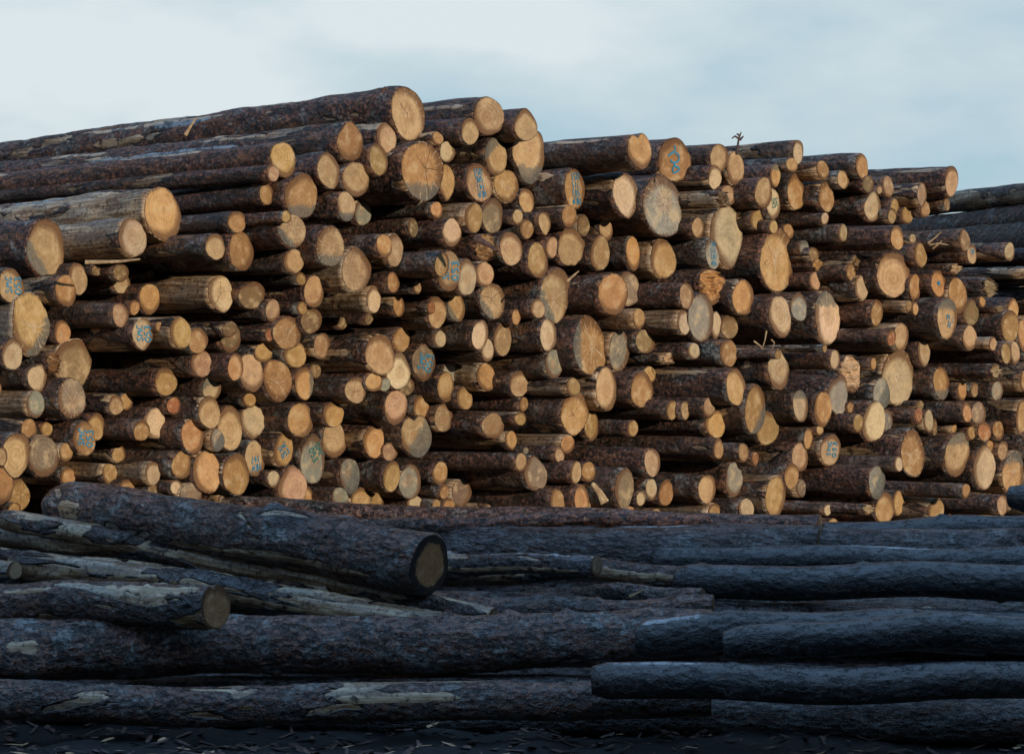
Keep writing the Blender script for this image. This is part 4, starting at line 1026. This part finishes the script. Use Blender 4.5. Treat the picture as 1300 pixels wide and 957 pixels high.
GF = 'fallen logs lying in shade in front of the stack'
FR = [
 # x1,y1,r1,d1,  x0,y0,r0,d0, tint, bark, label, flags
 (1042, 690, 23, 13.7, 520, 684, 17, 14.6, 'd', (.05, .35, .7, .65), 'long wet log with flaky bark directly under the stack, ending right of centre', ''),
 (1040, 668, 15, 14.2, 230, 640, 13, 15.3, 'd', (.1, .8, .4), 'long thin red-barked log nearest the foot of the stack', ''),
 (545, 717, 39, 12.6, 72, 642, 32, 14.0, 'n', (.34, 1.0, .8), 'big frosted red-barked log with a dark-rimmed sawn end facing right', 'D'),
 (625, 784, 13, 12.5, 4, 660, 15, 13.9, 'w', (.58, .6, .5), 'thin scabby grey log slanting beneath the big frosted log', ''),
 (640, 806, 15, 12.35, 18, 716, 20, 13.4, 'w', (.62, .3, .7), 'grey log with a stripped pale underside below the slanting thin log', ''),
 (274, 769, 29, 11.9, -140, 764, 26, 12.9, 'n', (.40, .9, .4), 'log with a heart-shaped sawn end lying on the biggest front log', 'H'),
 (905, 806, 33, 12.25, -160, 826, 40, 12.1, 'd', (.22, .9, .9), 'biggest and longest log along the front, frosted on top', ''),
 (757, 718, 13, 12.9, 470, 694, 13, 13.9, 'w', (.45, .1, .3), 'slim log with a small round sawn end, right of the big frosted log', ''),
 (905, 736, 14, 13.0, 560, 732, 15, 13.7, 'y', (.50, .6, .2), 'stripped yellow-brown log beneath the slim round-ended log', ''),
 (892, 757, 11, 12.7, 640, 757, 12, 13.2, 'd', (.1, .6, .4), 'thin dark log below the stripped yellow-brown log', ''),
 (905, 771, 16, 12.6, 540, 768, 17, 12.9, 'd', (.15, 1.0, .4), 'reddish wet log right above the biggest front log', ''),
 (900, 884, 24, 11.6, -150, 884, 25, 11.6, 'k', (.35, .8, .6), 'lowest front log, half sunk in mud on the left', ''),
 (1420, 664, 22, 13.6, 1036, 682, 20, 14.3, 'd', (.0, .1, .35, .35), 'dark blue-black log touching the stack foot at right', ''),
 (1430, 712, 22, 13.0, 830, 712, 19, 13.7, 'd', (.12, .1, .5, .35), 'dark log with a pale scraped streak at lower right', ''),
 (1450, 738, 23, 12.4, 857, 738, 21, 12.9, 'd', (.0, .1, .3, .35), 'smooth straight blue-black log above the black gap', ''),
 (1440, 788, 17, 12.3, 840, 786, 16, 12.7, 'd', (.05, .2, .4, .35), 'dark log just below the black gap at lower right', ''),
 (1440, 812, 24, 11.3, 918, 818, 21, 11.5, 'd', (.0, .1, .3, .35), 'shorter blue-black log with its rounded left end at lower right', ''),
 (1250, 806, 26, 11.75, 806, 812, 25, 11.8, 'd', (.2, .1, .4, .35), 'thick dark log with a pale patch on its left end', ''),
 (1440, 862, 23, 11.1, 752, 863, 23, 11.4, 'd', (.15, .3, .45, .35), 'lowest dark log at lower right with a whitish worn top', ''),
 (1430, 630, 19, 13.3, 1284, 631, 18, 13.7, 'd', (.0, .1, .2, .35), 'short dark log stub entering at the right edge', ''),
 (150, 690, 15, 13.6, -120, 668, 16, 14.2, 'p', (.75, .3, .5), 'pale patchy log at the left edge behind the slanting logs', 'c'),
 (18, 724, 12, 13.2, -110, 712, 14, 13.7, 'p', (.5, .3, .5), 'small cream-ended log at the left edge under the slanting logs', ''),
 (420, 752, 9, 12.9, -90, 690, 10, 13.9, 'w', (.50, .8, .4), 'thin peeling pole squeezed between the slanting grey logs at left', ''),
 (560, 786, 10, 12.5, 150, 748, 11, 13.1, 'w', (.62, .7, .3), 'thin brown pole with torn bark just above the biggest front log', ''),
 (380, 676, 10, 13.7, 900, 662, 9, 14.3, 'd', (.2, 1.0, .3), 'thin red pole lying on the long logs behind the big frosted log', ''),
]
PEEL_SHEEN_AT = {'thick dark log with a pale': [(92, 135, .80, .985, 1)], 'lowest dark log at lower right': [(96, 122, .80, .975, 1)],
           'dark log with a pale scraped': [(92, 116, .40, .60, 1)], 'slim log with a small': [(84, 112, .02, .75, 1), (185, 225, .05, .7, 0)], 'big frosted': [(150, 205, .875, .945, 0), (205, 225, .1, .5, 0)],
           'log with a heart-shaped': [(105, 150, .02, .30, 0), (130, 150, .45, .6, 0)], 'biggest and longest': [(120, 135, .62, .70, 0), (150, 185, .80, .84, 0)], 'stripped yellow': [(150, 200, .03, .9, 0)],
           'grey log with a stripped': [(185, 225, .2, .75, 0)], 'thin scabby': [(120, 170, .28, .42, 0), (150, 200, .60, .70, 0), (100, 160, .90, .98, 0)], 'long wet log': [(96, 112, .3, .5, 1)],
           'lowest front log, half': [(140, 185, .3, .45, 0)]}  # the pale bluish top strips paint sky reflections, the others are bare wood
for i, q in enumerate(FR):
    pk = next((v for k, v in PEEL_SHEEN_AT.items() if q[10].startswith(k)), None)
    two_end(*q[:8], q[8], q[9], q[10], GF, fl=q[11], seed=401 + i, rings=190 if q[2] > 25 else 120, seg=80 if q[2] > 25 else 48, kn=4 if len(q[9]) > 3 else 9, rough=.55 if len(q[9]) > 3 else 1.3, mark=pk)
# timber underneath that carries them
v0 = {k: [] for k in STUFF}; STUFF.update(v0)
rng = random.Random(8)
for i in range(17):
    d = 11.6 + i * .19; r = rng.uniform(.10, .16)
    for lay in range(1 + int(i > 4) + int(i > 9)):
        z = r + lay * .27 - .05
        x1 = rng.uniform(2.4, 3.6); Ln = rng.uniform(5.8, 7)
        p1 = Vector((x1, d + lay * .07, z)); aw = Vector((-1, .10, 0)).normalized()
        geo = log_geometry(7000 + i * 3 + lay, r, r, Ln, outline(rng, []), 0, seg=20, rings=40, knots=2)
        emit(frame(p1, aw), geo, (.15, .4, .5), TINT['d'], (0, 0, 5), (0, 0, 0), i * 3.3 + lay, False)
S = STUFF
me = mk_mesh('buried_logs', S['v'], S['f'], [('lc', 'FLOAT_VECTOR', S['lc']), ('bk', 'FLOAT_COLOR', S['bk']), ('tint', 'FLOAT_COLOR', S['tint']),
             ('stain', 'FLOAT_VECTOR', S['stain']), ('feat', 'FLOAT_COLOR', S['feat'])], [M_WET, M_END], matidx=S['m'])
tag(link('buried_logs', me), 'dark half-buried timber under the fallen logs in front', 'logs', kind='stuff')

# ---------------------------------------------------------------- slivers, twigs and torn bark
def sliver(pts, w0, mat, name, label, cat, group=None, flat=.35):
    v, f = [], []
    for i, p in enumerate(pts):
        a = pts[max(0, i - 1)]; c = pts[min(len(pts) - 1, i + 1)]
        t = (c - a).normalized(); s = t.cross(Vector((.2, -1, .3))).normalized(); u = t.cross(s)
        wd = w0 * (1 - .6 * i / (len(pts) - 1))
        for k in range(6):
            an = k * math.pi / 3; v.append(tuple(p + s * math.cos(an) * wd + u * math.sin(an) * wd * flat))
    for i in range(len(pts) - 1):
        for k in range(6): f.append((i * 6 + k, i * 6 + (k + 1) % 6, (i + 1) * 6 + (k + 1) % 6, (i + 1) * 6 + k))
    f.append(tuple(range(5, -1, -1))); n = (len(pts) - 1) * 6; f.append(tuple(n + k for k in range(6)))
    return v, f
def slv(name, label, cat, runs, mat, w0, group=None, flat=.35):
    V, Fc = [], []
    for run in runs:
        v, f = sliver([P(*p) for p in run], w0, mat, name, label, cat, flat=flat); o = len(V); V += v; Fc += [tuple(o + i for i in q) for q in f]
    me = mk_mesh(name, V, Fc, [], [mat], smooth=False); o = link(name, me); tag(o, label, cat, group); return o
slv('wood_sliver', 'upright split sliver leaning on the top left log', 'wood sliver', [[(235, 172, 14.6), (241, 162, 14.6), (249, 150, 14.62)]], M_CHIP, .011)
slv('wood_sliver', 'pale sliver sticking out right of the sunburst-cracked log', 'wood sliver', [[(720, 357, 15.4), (728, 350, 15.4), (735, 344, 15.4)]], M_CHIP, .009)
slv('twig', 'tuft of broken twigs standing on the top right log', 'twig', [[(935, 196, 15.85), (938, 176, 15.9), (941, 168, 15.9)], [(938, 176, 15.9), (933, 173, 15.9), (929, 176, 15.9)], [(939, 172, 15.9), (935, 170, 15.9)], [(939, 178, 15.9), (944, 173, 15.9)]], M_FLAP, .009, flat=.9)
slv('twig', 'spray of thin splinters on the logs under the upper right edge', 'twig', [[(1178, 309, 16.6), (1187, 302, 16.6), (1195, 294, 16.6)], [(1180, 311, 16.6), (1192, 309, 16.6), (1204, 311, 16.6)], [(1184, 316, 16.6), (1196, 306, 16.6)]], M_CHIP, .007, flat=.7)
slv('twig', 'bristling twigs beside the cream oval log right of centre', 'twig', [[(957, 433, 15.7), (965, 439, 15.7), (968, 443, 15.7)], [(973, 420, 15.7), (971, 432, 15.7), (968, 442, 15.7)], [(979, 431, 15.7), (983, 435, 15.7), (981, 442, 15.7)]], M_CHIP, .006, flat=.8)
slv('wood_sliver', 'wedge-shaped pale sliver hanging in the bottom row at centre', 'wood sliver', [[(768, 638, 15.1), (762, 626, 15.1), (752, 613, 15.1)]], M_CHIP, .028)
slv('wood_sliver', 'straight stick lying on the dark logs below the round-ended slim log', 'wood sliver', [[(799, 757, 12.2), (808, 753, 12.2), (818, 748, 12.2)]], M_CHIP, .008)
slv('bark_strip', 'torn strip of reddish bark standing up on the crowning log', 'bark strip', [[(484, 117, 14.5), (489, 112, 14.5), (494, 116, 14.5)]], M_FLAP, .016, flat=.4)
slv('bark_strip', 'dark strip of bark hanging across the chipped orange log', 'bark strip', [[(604, 302, 14.85), (613, 307, 14.85), (622, 312, 14.85), (629, 317, 14.85)]], M_FLAP, .024)
slv('wood_sliver', 'long pale splinter lying below the left edge logs', 'wood sliver', [[(108, 333, 14.2), (150, 332, 14.2), (178, 329, 14.2)]], M_CHIP, .012)

# ---------------------------------------------------------------- bark litter on the mud
rng = random.Random(77); V, Fc = [], []
for i in range(2600):
    d = rng.uniform(8.8, 12.2); x = rng.uniform(-3.4, 3.4); z = gh(x, d) + .006
    l_, w_ = rng.uniform(.012, .06), rng.uniform(.005, .02); a = rng.uniform(0, 6.28); o = len(V); tz = rng.uniform(-.3, .3)
    for sx, sy in ((-1, -.7), (.2, -1), (1, -.3), (.7, .9), (-.8, .8)):
        X, Y = sx * l_, sy * w_
        V.append((x + X * math.cos(a) - Y * math.sin(a), d + X * math.sin(a) + Y * math.cos(a), z + X * tz + rng.uniform(0, .006)))
    Fc.append(tuple(range(o, o + 5)))
me = mk_mesh('bark_litter', V, Fc, [], [M_FLAP, M_CHIP], smooth=False, matidx=[1 if rng.random() < .12 else 0 for _ in Fc])
tag(link('bark_litter', me), 'bark flakes and wood chips strewn over the dark mud', 'litter', kind='stuff')
